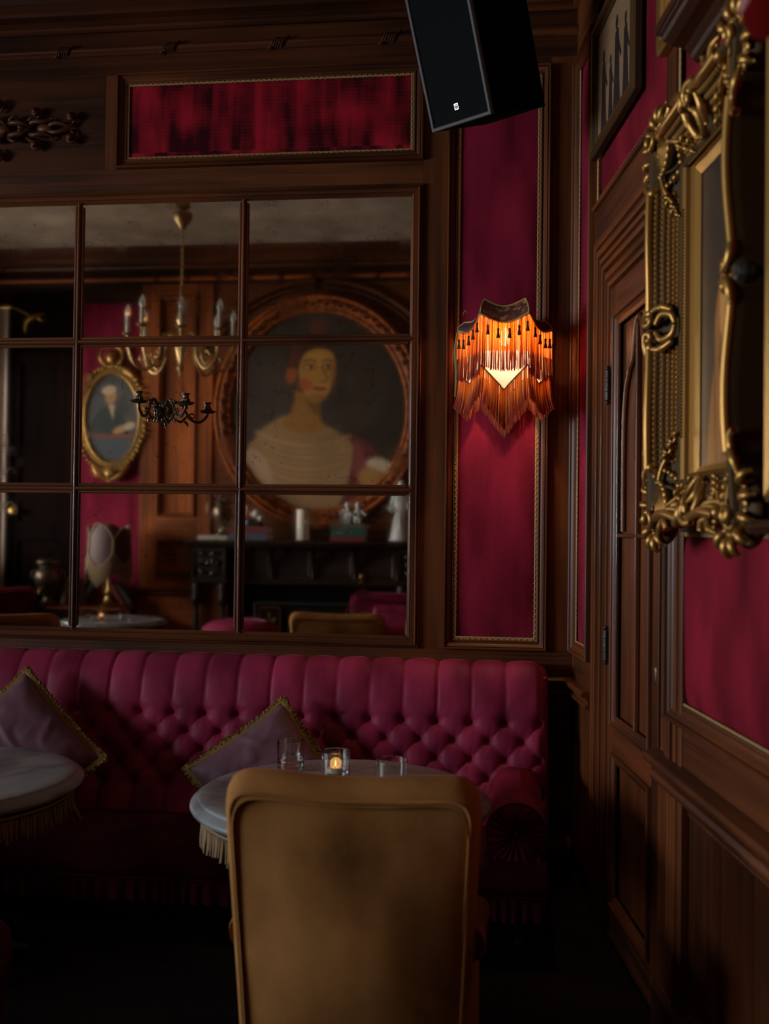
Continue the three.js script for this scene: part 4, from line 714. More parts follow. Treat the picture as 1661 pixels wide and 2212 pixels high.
// ---------- pictures and fittings on the right-hand wall ----------
const onRight = (u, y, n) => { const c = Math.cos(RY), s = Math.sin(RY); return [CX + u * c + n * s, y, -u * s + n * c]; };
const thingR = (name, label, cat, u, y, n, group) => thing(name, label, cat, onRight(u, y, n), RY, group);
{ // swept gilt frame: outer 0.66 x 1.02 with shell corners
  const uc = 1.82, yc = 1.845, w2 = 0.16, h2 = 0.36, RW = 0.145, t = thingR('gilt_picture_frame', 'large ornate gilt rococo picture frame with shell corners beside the door', 'picture', uc, yc, 0.005);
  const W = w2 + RW, Hq = h2 + 0.125;
  const lift = (s) => 0.008 * Math.pow(Math.sin(2 * Math.PI * s), 2), sweepIn = (s) => 0.02 * Math.pow(Math.abs(Math.sin(2 * Math.PI * s)), 1.2); // the outline draws in between corner and middle
  const railPt = (side, s, i, n) => { // side 0 left, 1 right, 2 bottom, 3 top; i = inset from the outer edge
    const L = side < 2 ? Hq : W, a = lerp(-(L - i), L - i, s);
    return side === 0 ? [-W + i, a, n] : side === 1 ? [W - i, -a, n] : side === 2 ? [-a, -Hq + i, n] : [a, Hq - i, n];
  };
  const PN = [[0.022, 0.11], [0.03, 0.098], [0.045, 0.083], [0.06, 0.072], [0.075, 0.065], [0.09, 0.06], [0.1, 0.058]], profN = (x) => { let k = 0; while (k < PN.length - 2 && PN[k + 1][0] < x) k++; return lerp(PN[k][1], PN[k + 1][1], clamp((x - PN[k][0]) / (PN[k + 1][0] - PN[k][0]))); };
  const surf = (side) => grid(60, 14, (u, v) => {
    const c = sweepIn(u), k = v * 14;
    const P = [[0, 0], [0, 0.09], [0.004, 0.112], [0.012, 0.118], [0.022, 0.11], [0.03, 0.098], [0.045, 0.083], [0.06, 0.072], [0.075, 0.065], [0.09, 0.06], [0.1, 0.058], [0.101, 0.066], [0.108, 0.07], [0.115, 0.066], [0.116, 0.058]][Math.round(k)];
    const i = lerp(c, 0.116, P[0] / 0.116);
    return railPt(side, u, i, P[1] + lift(u) * clamp((0.1 - P[0]) / 0.1) * (P[0] > 0 ? 1 : P[1] > 0 ? 1 : 0));
  });
  for (const side of [0, 1, 2, 3]) {
    mesh('rail', surf(side), M.giltDark, t);
    for (const [a, b] of [[0.13, 0.455], [0.545, 0.87]]) { const pts = []; for (let i = 0; i <= 14; i++) { const s = lerp(a, b, i / 14); pts.push(railPt(side, s, sweepIn(s) + 0.012, 0.114 + lift(s))); } const end = (s, q) => railPt(side, s, sweepIn(s) + 0.012 + q, 0.112); mesh('crest', [tube(pts, 0.0105, 40, 8), ball(0.014, ...end(a, 0.004), 0, 1), ball(0.014, ...end(b, 0.004), 0, 1)], M.gilt, t); }
    const bosses = [], bo = new THREE.IcosahedronGeometry(0.0074, 0); // trellis of little bosses in the hollow
    const n = Math.floor((side < 2 ? 2 * Hq : 2 * W) / 0.0185);
    for (let r = 0; r < 6; r++) for (let k = 0; k < n; k++) { const s = 0.1 + 0.8 * (k + (r % 2 ? 0.5 : 0)) / n; if (Math.abs(s - 0.5) < 0.055 || s > 0.9) continue; const i0 = lerp(0.028, 0.094, r / 5), i = lerp(sweepIn(s), 0.116, i0 / 0.116), nn = profN(i0) + lift(s) * (0.1 - i0) / 0.1; bosses.push(moved(bo, ...railPt(side, s, i, nn))); }
    stuff(mesh('trellis_bosses', bosses, M.gilt, t));
    const bd = [], bg = new THREE.OctahedronGeometry(0.0042, 0), m = Math.floor((side < 2 ? 2 * h2 : 2 * w2) / 0.011);
    for (let k = 0; k <= m; k++) bd.push(moved(bg, ...railPt(side, lerp(0.13, 0.87, k / m), 0.122, 0.067)));
    stuff(mesh('bead_row', bd, M.gilt, t));
    // pierced scroll cartouche in the middle of the rail
    const Q = (x, y, z) => { const p = railPt(side, 0.5 + x / ((side < 2 ? Hq : W) * 2), 0.012 + y, z); return V(...p); };
    mesh('middle_cartouche', [-1, 1].flatMap((s) => [
      taper([Q(s * 0.062, 0.0, 0.118), Q(s * 0.034, -0.002, 0.122), Q(s * 0.012, 0.012, 0.124), Q(s * 0.014, 0.034, 0.122), Q(s * 0.03, 0.034, 0.12), Q(s * 0.028, 0.02, 0.12)], [0.007, 0.01, 0.01, 0.009, 0.007, 0.009], 24, 7),
      taper([Q(s * 0.01, 0.04, 0.11), Q(s * 0.036, 0.06, 0.1), Q(s * 0.03, 0.09, 0.085), Q(0, 0.1, 0.08)], [0.007, 0.009, 0.009, 0.006], 18, 7),
      taper([Q(s * 0.05, 0.02, 0.112), Q(s * 0.058, 0.05, 0.098), Q(s * 0.046, 0.085, 0.082)], [0.006, 0.011, 0.005], 12, 6)]), M.gilt, t);
  }
  // corners: scalloped shell with c-scrolls, beads and a bud
  for (const sx of [-1, 1]) for (const sy of [-1, 1]) {
    mesh('corner_ground', ball(0.06, sx * (W - 0.03), sy * (Hq - 0.03), 0.075, [1.2, 1.2, 0.5], 2), M.giltDark, t);
    const K = (x, y, z) => V(sx * (W + x), sy * (Hq + y), z), g = [];
    const cx = -0.046, cy = -0.046;
    for (let k = 0; k < 7; k++) g.push(tube(Array.from({ length: 14 }, (_, i) => { const a = lerp(1.2, 5.6, i / 13) - 0.78, r = 0.014 + k * 0.0062; return K(cx + Math.cos(a + Math.PI / 2) * r, cy + Math.sin(a + Math.PI / 2) * r, 0.108 - k * 0.0018); }), 0.0022, 16, 4));
    for (let k = 0; k < 22; k++) { const a = (k / 22) * Math.PI * 2, r = 0.063, w = 0.1, P3 = (q, o, z) => K(cx + Math.cos(a + q) * (r + o), cy + Math.sin(a + q) * (r + o), z); g.push(taper([P3(-w, -0.003, 0.092), P3(0, 0.004, 0.1), P3(w, -0.003, 0.092)], [0.003, 0.0078, 0.003], 5, 6)); }
    g.push(taper(spiral(0, 0, 0.026, 0.007, 0.6, 1.2, 18, 0, 0.012).map((p) => K(-0.026 + p.x, -0.022 + p.y, 0.112 + p.z)), [0.004, 0.0075, 0.0075, 0.009], 30, 7), ball(0.011, ...K(-0.026, -0.022, 0.126).toArray(), [0.8, 1.3, 0.8], 2));
    for (let k = 0; k < 7; k++) { const a = lerp(-0.6, 2.17, k / 6), P3 = (r, z) => K(cx + Math.cos(a) * r, cy + Math.sin(a) * r, z); g.push(taper([P3(0.062, 0.1), P3(0.082, 0.112), P3(0.098, 0.108), P3(0.106, 0.096)], [0.005, 0.0105, 0.009, 0.004], 9, 6)); }
    for (const m of [0, 1]) { // along each rail: a c-scroll, a string of beads, a leaf sprig
      const P = (a, b, z) => (m ? K(b, a, z) : K(a, b, z));
      g.push(taper([P(0.012, -0.1, 0.112), P(0.002, -0.13, 0.118), P(-0.016, -0.15, 0.116), P(-0.012, -0.175, 0.118), P(0.004, -0.185, 0.116)], [0.004, 0.009, 0.008, 0.008, 0.009], 22, 7));
      g.push(taper([P(-0.05, -0.112, 0.1), P(-0.062, -0.15, 0.092), P(-0.085, -0.19, 0.078), P(-0.1, -0.225, 0.07)], [0.004, 0.0065, 0.005, 0.003], 16, 6));
      for (let k = 0; k < 9; k++) { const f = k / 8, p = P(lerp(0.0, -0.1, f), -0.118 - 0.022 * Math.sin(f * Math.PI), lerp(0.112, 0.07, f)); g.push(ball(0.0062 + 0.002 * Math.abs(Math.sin(k * 2.1)), p.x, p.y, p.z, [1, 1, 0.85], 1)); }
      for (let k = 0; k < 5; k++) { const f = k / 4, p = P(-0.072 - 0.03 * f, -0.165 - 0.05 * f, 0.088 - 0.016 * f), s2 = k % 2 ? 1 : -1, e = P(-0.072 - 0.03 * f + s2 * 0.018, -0.18 - 0.05 * f, 0.088 - 0.016 * f); g.push(taper([p, p.clone().lerp(e, 0.55).add(V(0, 0, 0.007)), e], [0.003, 0.0065, 0.002], 5, 5)); }
    }
    mesh('corner_shell', g, M.gilt, t);
  }
  mesh('liner', mitre(-w2 - 0.028, w2 + 0.028, -h2 - 0.028, h2 + 0.028, [[0, 0.055], [0, 0.064], [0.004, 0.067], [0.009, 0.06], [0.012, 0.05], [0.02, 0.05], [0.024, 0.044], [0.046, 0.036], [0.046, 0.03]]), M.gilt, t);
  const art = canvasTex(360, 720, (c, w, h) => { // dark ground, a pale draped figure rising from below
    c.fillStyle = '#2a221d'; c.fillRect(0, 0, w, h); const q = rng(3);
    for (let i = 0; i < 260; i++) { c.globalAlpha = 0.05; c.fillStyle = ['#4a3a2c', '#191310', '#3a3028'][Math.floor(q() * 3)]; c.beginPath(); c.ellipse(q() * w, q() * h, 20 + q() * 70, 10 + q() * 40, q() * 3, 0, 7); c.fill(); }
    c.globalAlpha = 1; c.filter = 'blur(5px)';
    c.fillStyle = '#9a5f2a'; c.beginPath(); c.moveTo(60, h); c.quadraticCurveTo(70, 560, 120, 480); c.quadraticCurveTo(90, 360, 190, 250); c.quadraticCurveTo(250, 200, 280, 330); c.quadraticCurveTo(330, 480, 340, h); c.fill();
    c.fillStyle = '#c98a4c'; c.beginPath(); c.ellipse(210, 330, 50, 110, 0.2, 0, 7); c.fill(); c.fillStyle = '#b87a48'; c.beginPath(); c.ellipse(250, 600, 80, 130, -0.2, 0, 7); c.fill();
    c.fillStyle = '#3c2a1e'; c.beginPath(); c.moveTo(150, 470); c.lineTo(215, 440); c.lineTo(190, 600); c.fill();
    c.strokeStyle = '#6a3f1c'; c.lineWidth = 12; for (let k = 0; k < 5; k++) { c.beginPath(); c.moveTo(120 + k * 45, 420); c.quadraticCurveTo(110 + k * 40, 560, 140 + k * 48, h); c.stroke(); }
    c.filter = 'none';
  });
  mesh('canvas', new THREE.PlaneGeometry(2 * w2 - 0.03, 2 * h2 - 0.03).translate(0, 0, 0.033), std({ map: art, roughness: 0.4, clearcoat: 0.4, clearcoatRoughness: 0.3 }), t, 'dark painting of a pale draped figure');
  mesh('backing', bx(-W + 0.02, W - 0.02, -Hq + 0.02, Hq - 0.02, 0.0, 0.03), M.darkWood, t);
}
{ // print over the door
  const u0 = 0.44, u1 = 1.04, y0 = 2.665, y1 = 3.13, t = thingR('framed_print', 'framed figure print in a thin gold frame hanging over the panelled door', 'picture', (u0 + u1) / 2, y0, 0.014), w = (u1 - u0) / 2, h = y1 - y0;
  mesh('frame', mitre(-w, w, 0, h, [[0, 0], [0, 0.02], [0.006, 0.026], [0.016, 0.022], [0.022, 0.026], [0.03, 0.024], [0.034, 0.016], [0.04, 0.016], [0.046, 0.012], [0.05, 0.006]]), M.giltDark, t);
  mesh('beading', mitre(-w + 0.018, w - 0.018, 0.018, h - 0.018, [[0, 0.022], [0.002, 0.029], [0.006, 0.029], [0.008, 0.022]]), M.gilt, t);
  const art = canvasTex(512, 400, (c, W, H2) => { c.fillStyle = '#937150'; c.fillRect(0, 0, W, H2); const q = rng(8); for (let i = 0; i < 300; i++) { c.globalAlpha = 0.06; c.fillStyle = q() > 0.5 ? '#7a5a38' : '#d0a878'; c.fillRect(q() * W, q() * H2, 8 + q() * 60, 4 + q() * 30); } c.globalAlpha = 1; c.fillStyle = '#241c18';
    for (const [x, s] of [[90, 0.95], [190, 0.75], [275, 1.05], [390, 0.9]]) { c.beginPath(); c.ellipse(x, H2 - 300 * s, 17 * s, 24 * s, 0, 0, 7); c.fill(); c.beginPath(); c.moveTo(x - 24 * s, H2 - 268 * s); c.quadraticCurveTo(x, H2 - 285 * s, x + 24 * s, H2 - 268 * s); c.lineTo(x + 34 * s, H2 - 110 * s); c.lineTo(x + 46 * s, H2 - 20); c.lineTo(x - 44 * s, H2 - 20); c.lineTo(x - 32 * s, H2 - 120 * s); c.fill(); c.beginPath(); c.moveTo(x + 20 * s, H2 - 250 * s); c.lineTo(x + 60 * s, H2 - 170 * s); c.lineTo(x + 50 * s, H2 - 160 * s); c.lineTo(x + 14 * s, H2 - 210 * s); c.fill(); }
    c.fillStyle = '#3a2c20'; c.fillRect(440, 0, 72, H2); c.fillRect(0, H2 - 26, W, 26); });
  mesh('print', new THREE.PlaneGeometry(2 * w - 0.09, h - 0.09).translate(0, h / 2, 0.008), std({ map: art, roughness: 0.6, clearcoat: 0.2 }), t, 'sepia print of dark standing figures');
  mesh('backing', bx(-w + 0.01, w - 0.01, 0.01, h - 0.01, -0.004, 0.004), M.darkWood, t);
}
{ // second picture above it, only its lower corner in view
  const t = thingR('picture_frame', 'dark frame with a pale mount at the top edge above the figure print', 'picture', 0.6, 3.19, 0.01);
  mesh('frame', mitre(-0.15, 0.3, 0, 0.4, [[0, 0], [0, 0.02], [0.012, 0.026], [0.026, 0.018], [0.03, 0.01]]), M.darkWood, t);
  mesh('mount', bx(-0.13, 0.28, 0.02, 0.38, 0, 0.011), M.cream, t);
}
{ // picture above the cornice shelf
  const t = thingR('gold_framed_picture', 'gold framed picture with an ochre mount above the carved wall shelf', 'picture', 1.62, 2.64, 0.014);
  mesh('frame', mitre(-0.33, 0.5, 0, 0.7, [[0, 0], [0, 0.022], [0.01, 0.03], [0.03, 0.026], [0.04, 0.018], [0.055, 0.02], [0.065, 0.012]]), M.gilt, t);
  mesh('mount', bx(-0.27, 0.44, 0.06, 0.64, 0.0, 0.012), std({ color: C(0.42, 0.25, 0.06), roughness: 0.6 }), t, 'ochre mount');
  mesh('picture', new THREE.PlaneGeometry(0.4, 0.4).translate(0.1, 0.36, 0.0135), std({ color: C(0.12, 0.07, 0.025), roughness: 0.5 }), t);
}
{ // cornice shelf
  const t = thingR('wall_shelf', 'dark moulded wooden shelf with an ogee end above the gilt frame', 'shelf', 1.9, 2.5, 0.0);
  mesh('moulding', run([[-0.01, 0.0], [0.02, 0.0], [0.03, 0.008], [0.034, 0.02], [0.05, 0.034], [0.08, 0.04], [0.1, 0.05], [0.104, 0.06], [0.112, 0.064], [0.116, 0.072], [0.116, 0.084], [-0.01, 0.086]], -0.335, 0.9), M.darkWood, t);
  mesh('shelf_edge', run([[0.1, 0.064], [0.118, 0.066], [0.122, 0.07], [0.118, 0.075], [0.124, 0.08], [0.118, 0.088], [0.1, 0.088]], -0.34, 0.9), M.wood, t);
}
{ // next picture along the wall, only its near edge in view
  const t = thingR('tall_gilt_frame', 'tall picture with a dark outer band and plain gold edge at the right border', 'picture', 2.5, 1.368, 0.02);
  mesh('frame', mitre(-0.3, 0.5, 0, 1.06, [[0, 0], [0, 0.06], [0.006, 0.066], [0.034, 0.07], [0.04, 0.078]]), M.black, t, 'dark outer band');
  mesh('gilt_border', mitre(-0.262, 0.462, 0.036, 1.02, [[0, 0.06], [0.002, 0.084], [0.012, 0.092], [0.03, 0.088], [0.04, 0.07], [0.05, 0.05]]), M.gilt, t);
  mesh('canvas', bx(-0.23, 0.43, 0.07, 0.99, 0.0, 0.05), M.giltDark, t);
  mesh('base_block', run([[0, -0.02], [0.09, -0.02], [0.1, -0.006], [0.088, 0.006], [0, 0.008]], -0.33, 0.53), M.darkWood, t);
}
{ const t = thingR('wall_hook', 'dark metal peg with a round end in front of the gold edge at the right', 'hook', 2.205, 1.823, 0.0); mesh('knob', moved(lathe([[0, 0], [0.02, 0], [0.02, 0.006], [0.008, 0.01], [0.008, 0.1], [0.014, 0.108], [0.021, 0.12], [0.021, 0.135], [0.014, 0.146], [0, 0.148]], 24), 0, 0, 0, Math.PI / 2), M.iron, t); }
{ // pendant shade
  const t = thingR('pendant_shade', 'red fabric pendant lampshade with a scalloped hem at the upper right corner', 'lampshade', 2.66, 2.06, 0.3); t.position.set(0.375, 2.03, 2.78);
  const red = std({ color: C(0.3, 0.012, 0.014), roughness: 0.9, transmission: 0.4, thickness: 0, sheen: 0.5, sheenColor: C(0.4, 0.05, 0.05), side: THREE.DoubleSide });
  mesh('shade', grid(72, 8, (u, v) => { const a = u * Math.PI * 2, r = lerp(0.05, 0.088, v), y = lerp(0.2, 0.0, v) - 0.025 * v * Math.abs(Math.sin(a * 3)); return [Math.cos(a) * r, y, Math.sin(a) * r]; }), red, t);
  mesh('cord', tube([[0, 0.24, 0], [0, 1.0, 0], [0, 1.78, 0]], 0.004, 6, 6), M.black, t);
  mesh('socket', lathe([[0, 0.14], [0.018, 0.14], [0.02, 0.2], [0.012, 0.25], [0, 0.26]], 16), M.brass, t);
  mesh('rib', [0, 1, 2].map((k) => tube([[0, 0.22, 0], [Math.cos(k * 2.09) * 0.05, 0.2, Math.sin(k * 2.09) * 0.05]], 0.002, 4, 4)), M.brass, t);
}

// ---------- the far side of the room, seen in the looking-glass ----------
const far = (name, label, cat, x, y, z, group) => thing(name, label, cat, [x, y, z], Math.PI, group); // its front faces the looking-glass, local x runs towards -x
const oval = (a, b, n = 72) => Array.from({ length: n }, (_, i) => V(Math.cos((i / n) * 2 * Math.PI) * a, Math.sin((i / n) * 2 * Math.PI) * b, 0));
function ovalFrame(a, b, prof, n = 96) { // prof [[outset, z], ...] from inner to outer
  return grid(n, prof.length - 1, (u, v) => { const q = -u * Math.PI * 2, [o, z] = prof[Math.round(v * (prof.length - 1))]; return [Math.cos(q) * (a + o), Math.sin(q) * (b + o), z, u * 10, o * 2]; });
}
function ovalCanvas(a, b, z) { const g = new THREE.CircleGeometry(1, 64); g.scale(a, b, 1); g.translate(0, 0, z); return g; }
const soft = (c, col, x, y, rx, ry, rot = 0, al = 1) => { c.save(); c.translate(x, y); c.rotate(rot); c.scale(rx, ry); const g = c.createRadialGradient(0, 0, 0.55, 0, 0, 1); g.addColorStop(0, col); g.addColorStop(1, col + '00'); c.globalAlpha = al; c.fillStyle = g; c.beginPath(); c.arc(0, 0, 1, 0, 7); c.fill(); c.restore(); };
{ // large oval portrait (drawn reversed: it is seen in a looking-glass)
  const t = far('oval_portrait', 'large carved oval portrait of a lady in a pale ruffled dress above the mantelpiece', 'picture', -1.685, 2.4, ZF - 0.03);
  const a = 0.80, b = 0.89;
  const art = canvasTex(800, 890, (c, w, h) => {
    c.translate(w, 0); c.scale(-1, 1); // everything below is laid out as it appears in the glass
    c.fillStyle = '#42342a'; c.fillRect(0, 0, w, h); const q = rng(21);
    for (let i = 0; i < 120; i++) soft(c, ['#4e3e32', '#32261f', '#4a3a2e'][Math.floor(q() * 3)], q() * w, q() * h, 60 + q() * 120, 40 + q() * 80, q() * 3, 0.35);
    // red drapery, ruffled dress, bare sleeve
    c.filter = 'blur(7px)';
    c.fillStyle = '#71342e'; c.beginPath(); c.moveTo(540, 550); c.quadraticCurveTo(640, 560, 700, 690); c.lineTo(790, 760); c.lineTo(740, 890); c.lineTo(520, 890); c.fill();
    c.fillStyle = '#8f4840'; c.beginPath(); c.moveTo(575, 570); c.quadraticCurveTo(625, 640, 640, 760); c.lineTo(610, 880); c.lineTo(560, 700); c.fill();
    c.fillStyle = '#b58a62'; c.beginPath(); c.moveTo(90, 590); c.quadraticCurveTo(60, 640, 70, 890); c.lineTo(490, 890); c.quadraticCurveTo(560, 760, 560, 600); c.quadraticCurveTo(420, 520, 250, 530); c.fill();
    c.fillStyle = '#a57d50'; c.beginPath(); c.moveTo(190, 500); c.quadraticCurveTo(260, 440, 330, 490); c.quadraticCurveTo(480, 500, 560, 600); c.quadraticCurveTo(540, 760, 390, 780); c.quadraticCurveTo(170, 760, 95, 610); c.quadraticCurveTo(130, 520, 190, 500); c.fill();
    c.lineCap = 'round';
    for (let k = 0; k < 7; k++) { c.strokeStyle = k % 2 ? '#b98f60' : '#c49a6c'; c.lineWidth = 13; c.beginPath(); c.moveTo(120 + k * 12, 540 + k * 30); c.quadraticCurveTo(330, 660 + k * 22, 545 - k * 8, 560 + k * 30); c.stroke(); c.strokeStyle = '#86643f'; c.lineWidth = 7; c.beginPath(); c.moveTo(122 + k * 12, 556 + k * 30); c.quadraticCurveTo(330, 677 + k * 22, 545 - k * 8, 576 + k * 30); c.stroke(); }
    c.fillStyle = '#c89f7c'; c.beginPath(); c.ellipse(110, 780, 90, 160, -0.1, 0, 7); c.fill(); c.fillStyle = '#d8bfa0'; c.beginPath(); c.ellipse(680, 690, 62, 34, 0.2, 0, 7); c.fill(); c.fillStyle = '#b98448'; c.beginPath(); c.ellipse(640, 745, 56, 46, 0.2, 0, 7); c.fill();
    // neck and head turned to her left
    c.filter = 'blur(5px)'; c.fillStyle = '#a06c30'; c.beginPath(); c.moveTo(290, 350); c.quadraticCurveTo(310, 430, 230, 510); c.quadraticCurveTo(330, 580, 430, 520); c.quadraticCurveTo(395, 450, 410, 390); c.fill(); c.fillStyle = '#7d5226'; c.beginPath(); c.moveTo(340, 390); c.quadraticCurveTo(390, 430, 412, 400); c.lineTo(412, 470); c.quadraticCurveTo(380, 470, 340, 390); c.fill();
    c.fillStyle = '#bd853c'; c.beginPath(); c.moveTo(312, 210); c.quadraticCurveTo(300, 320, 345, 380); c.quadraticCurveTo(395, 425, 428, 395); c.quadraticCurveTo(470, 350, 478, 270); c.quadraticCurveTo(482, 190, 440, 160); c.quadraticCurveTo(360, 140, 312, 210); c.fill();
    c.fillStyle = '#a9562c'; c.beginPath(); c.ellipse(278, 285, 26, 42, 0.15, 0, 7); c.fill();
    c.fillStyle = '#4a2a1a'; c.beginPath(); c.moveTo(282, 245); c.quadraticCurveTo(270, 150, 350, 120); c.quadraticCurveTo(450, 100, 478, 190); c.quadraticCurveTo(410, 150, 350, 180); c.quadraticCurveTo(320, 200, 308, 260); c.fill(); c.fillStyle = '#6a3426'; c.beginPath(); c.ellipse(398, 70, 44, 38, 0, 0, 7); c.fill(); c.beginPath(); c.ellipse(290, 200, 20, 60, 0.25, 0, 7); c.fill();
    soft(c, '#d09a4a', 395, 215, 70, 44, 0, 0.8); soft(c, '#b4502c', 340, 330, 46, 34, 0.2, 0.75); soft(c, '#c99148', 430, 330, 30, 40, 0, 0.5); soft(c, '#7c4a1e', 405, 388, 60, 22, 0, 0.45); soft(c, '#7c4a1e', 470, 300, 22, 90, 0, 0.4);
    c.filter = 'blur(3px)'; for (const [x, r] of [[362, 28], [440, 22]]) { c.strokeStyle = '#5c3418'; c.lineWidth = 6; c.beginPath(); c.ellipse(x, 232, r * 1.1, 13, 0.03, Math.PI * 1.12, Math.PI * 1.9); c.stroke(); soft(c, '#6b4018', x, 250, r * 1.3, 20, 0, 0.7); c.fillStyle = '#e0b878'; c.beginPath(); c.ellipse(x, 252, r * 0.8, 7, 0, 0, 7); c.fill(); c.fillStyle = '#2e1a0c'; c.beginPath(); c.ellipse(x + 5, 251, 8, 8, 0, 0, 7); c.fill(); }
    c.strokeStyle = '#86531f'; c.lineWidth = 8; c.beginPath(); c.moveTo(418, 245); c.quadraticCurveTo(436, 290, 442, 308); c.quadraticCurveTo(430, 322, 412, 314); c.stroke();
    c.fillStyle = '#a0482c'; c.beginPath(); c.ellipse(408, 348, 32, 9, 0.06, 0, 7); c.fill(); c.strokeStyle = '#6f2c18'; c.lineWidth = 3; c.beginPath(); c.moveTo(376, 347); c.quadraticCurveTo(408, 350, 440, 349); c.stroke();
    c.filter = 'none';
  });
  const art2 = art; mesh('canvas', ovalCanvas(a, b, 0.03), std({ map: art2, roughness: 0.45, clearcoat: 0.3, clearcoatRoughness: 0.3 }), t, 'painted half-length portrait of a lady');
  const n0 = [[-0.01, 0.03], [-0.004, 0.05], [0.012, 0.056], [0.022, 0.045], [0.045, 0.06], [0.075, 0.075], [0.095, 0.07], [0.1, 0.055], [0.112, 0.075], [0.13, 0.082], [0.142, 0.07], [0.15, 0.0]];
  mesh('frame', ovalFrame(a, b, n0), M.warmWood, t, 'carved wooden oval frame');
  const lv = []; for (let i = 0; i < 84; i++) { const q = (i / 84) * 2 * Math.PI, c = Math.cos(q), s = Math.sin(q), r = 0.062, x = c * (a + r), y = s * (b + r), tx = -s, ty = c; lv.push(taper([V(x - tx * 0.03, y - ty * 0.03, 0.066), V(x + c * 0.012 * (i % 2 ? 1 : -1), y + s * 0.012 * (i % 2 ? 1 : -1), 0.085), V(x + tx * 0.028, y + ty * 0.028, 0.066)], [0.004, 0.013, 0.003], 5, 5)); }
  mesh('leaf_band', lv, M.wood, t);
}
{ // small oval portrait in a gilt frame
  const t = far('small_oval_portrait', 'small oval portrait of a man in a carved gilt frame with a crest', 'picture', -3.606, 2.335, ZF - 0.01);
  const a = 0.255, b = 0.405, art = canvasTex(320, 510, (c, w, h) => {
    c.translate(w, 0); c.scale(-1, 1); c.fillStyle = '#46433f'; c.fillRect(0, 0, w, h); const q = rng(41); for (let i = 0; i < 60; i++) soft(c, ['#56524c', '#383633'][Math.floor(q() * 2)], q() * w, q() * h, 50 + q() * 60, 40 + q() * 50, 0, 0.4);
    c.filter = 'blur(4px)'; c.fillStyle = '#2c3128'; c.beginPath(); c.moveTo(20, 320); c.quadraticCurveTo(60, 200, 130, 190); c.quadraticCurveTo(230, 210, 260, 330); c.lineTo(200, 360); c.fill(); c.fillStyle = '#a9784a'; c.beginPath(); c.ellipse(150, 130, 34, 46, 0.1, 0, 7); c.fill(); c.fillStyle = '#c2a27c'; c.beginPath(); c.ellipse(138, 92, 44, 26, -0.2, 0, 7); c.fill(); c.beginPath(); c.moveTo(135, 175); c.lineTo(175, 175); c.lineTo(165, 270); c.fill(); c.fillStyle = '#b98a5c'; c.beginPath(); c.ellipse(210, 320, 50, 22, -0.4, 0, 7); c.fill(); c.fillStyle = '#c8ab88'; c.beginPath(); c.ellipse(265, 300, 36, 22, -0.3, 0, 7); c.fill();
    c.fillStyle = '#92402c'; c.fillRect(40, 348, 250, 22); c.fillStyle = '#4e5258'; c.fillRect(30, 370, 270, 110); c.filter = 'none';
  });
  mesh('canvas', ovalCanvas(a, b, 0.02), std({ map: art, roughness: 0.45, clearcoat: 0.3 }), t, 'painted portrait of a seated man');
  mesh('frame', ovalFrame(a, b, [[-0.01, 0.02], [0, 0.04], [0.012, 0.044], [0.02, 0.03], [0.045, 0.045], [0.055, 0.03], [0.06, 0]]), M.gilt, t);
  const g = [], q = rng(9); for (let i = 0; i < 60; i++) { const w = (i / 60) * 2 * Math.PI, c = Math.cos(w), s = Math.sin(w), r = 0.055, x = c * (a + r), y = s * (b + r), o = 0.02 + q() * 0.04; g.push(taper([V(x, y, 0.03), V(x + c * o * 0.6 - s * 0.02, y + s * o * 0.6 + c * 0.02, 0.055), V(x + c * o - s * 0.035, y + s * o + c * 0.03, 0.02)], [0.012, 0.015, 0.004], 6, 6)); }
  for (const s of [-1, 1]) g.push(taper([V(s * 0.02, b + 0.06, 0.03), V(s * 0.1, b + 0.13, 0.05), V(s * 0.09, b + 0.22, 0.05), V(s * 0.02, b + 0.25, 0.05)], [0.02, 0.022, 0.018, 0.012], 16, 7), taper([V(s * 0.1, b + 0.03, 0.03), V(s * 0.2, b - 0.02, 0.05), V(s * 0.25, b - 0.1, 0.03)], [0.012, 0.02, 0.006], 12, 7), taper([V(s * 0.18, -b - 0.0, 0.03), V(s * 0.12, -b - 0.1, 0.05), V(0, -b - 0.17, 0.05)], [0.012, 0.03, 0.02], 14, 7));
  g.push(ball(0.055, 0, -b - 0.1, 0.05, [0.9, 1.1, 0.8], 2), ball(0.05, 0, b + 0.15, 0.05, [1, 1.2, 0.7], 2)); mesh('carving', g, M.gilt, t);
}
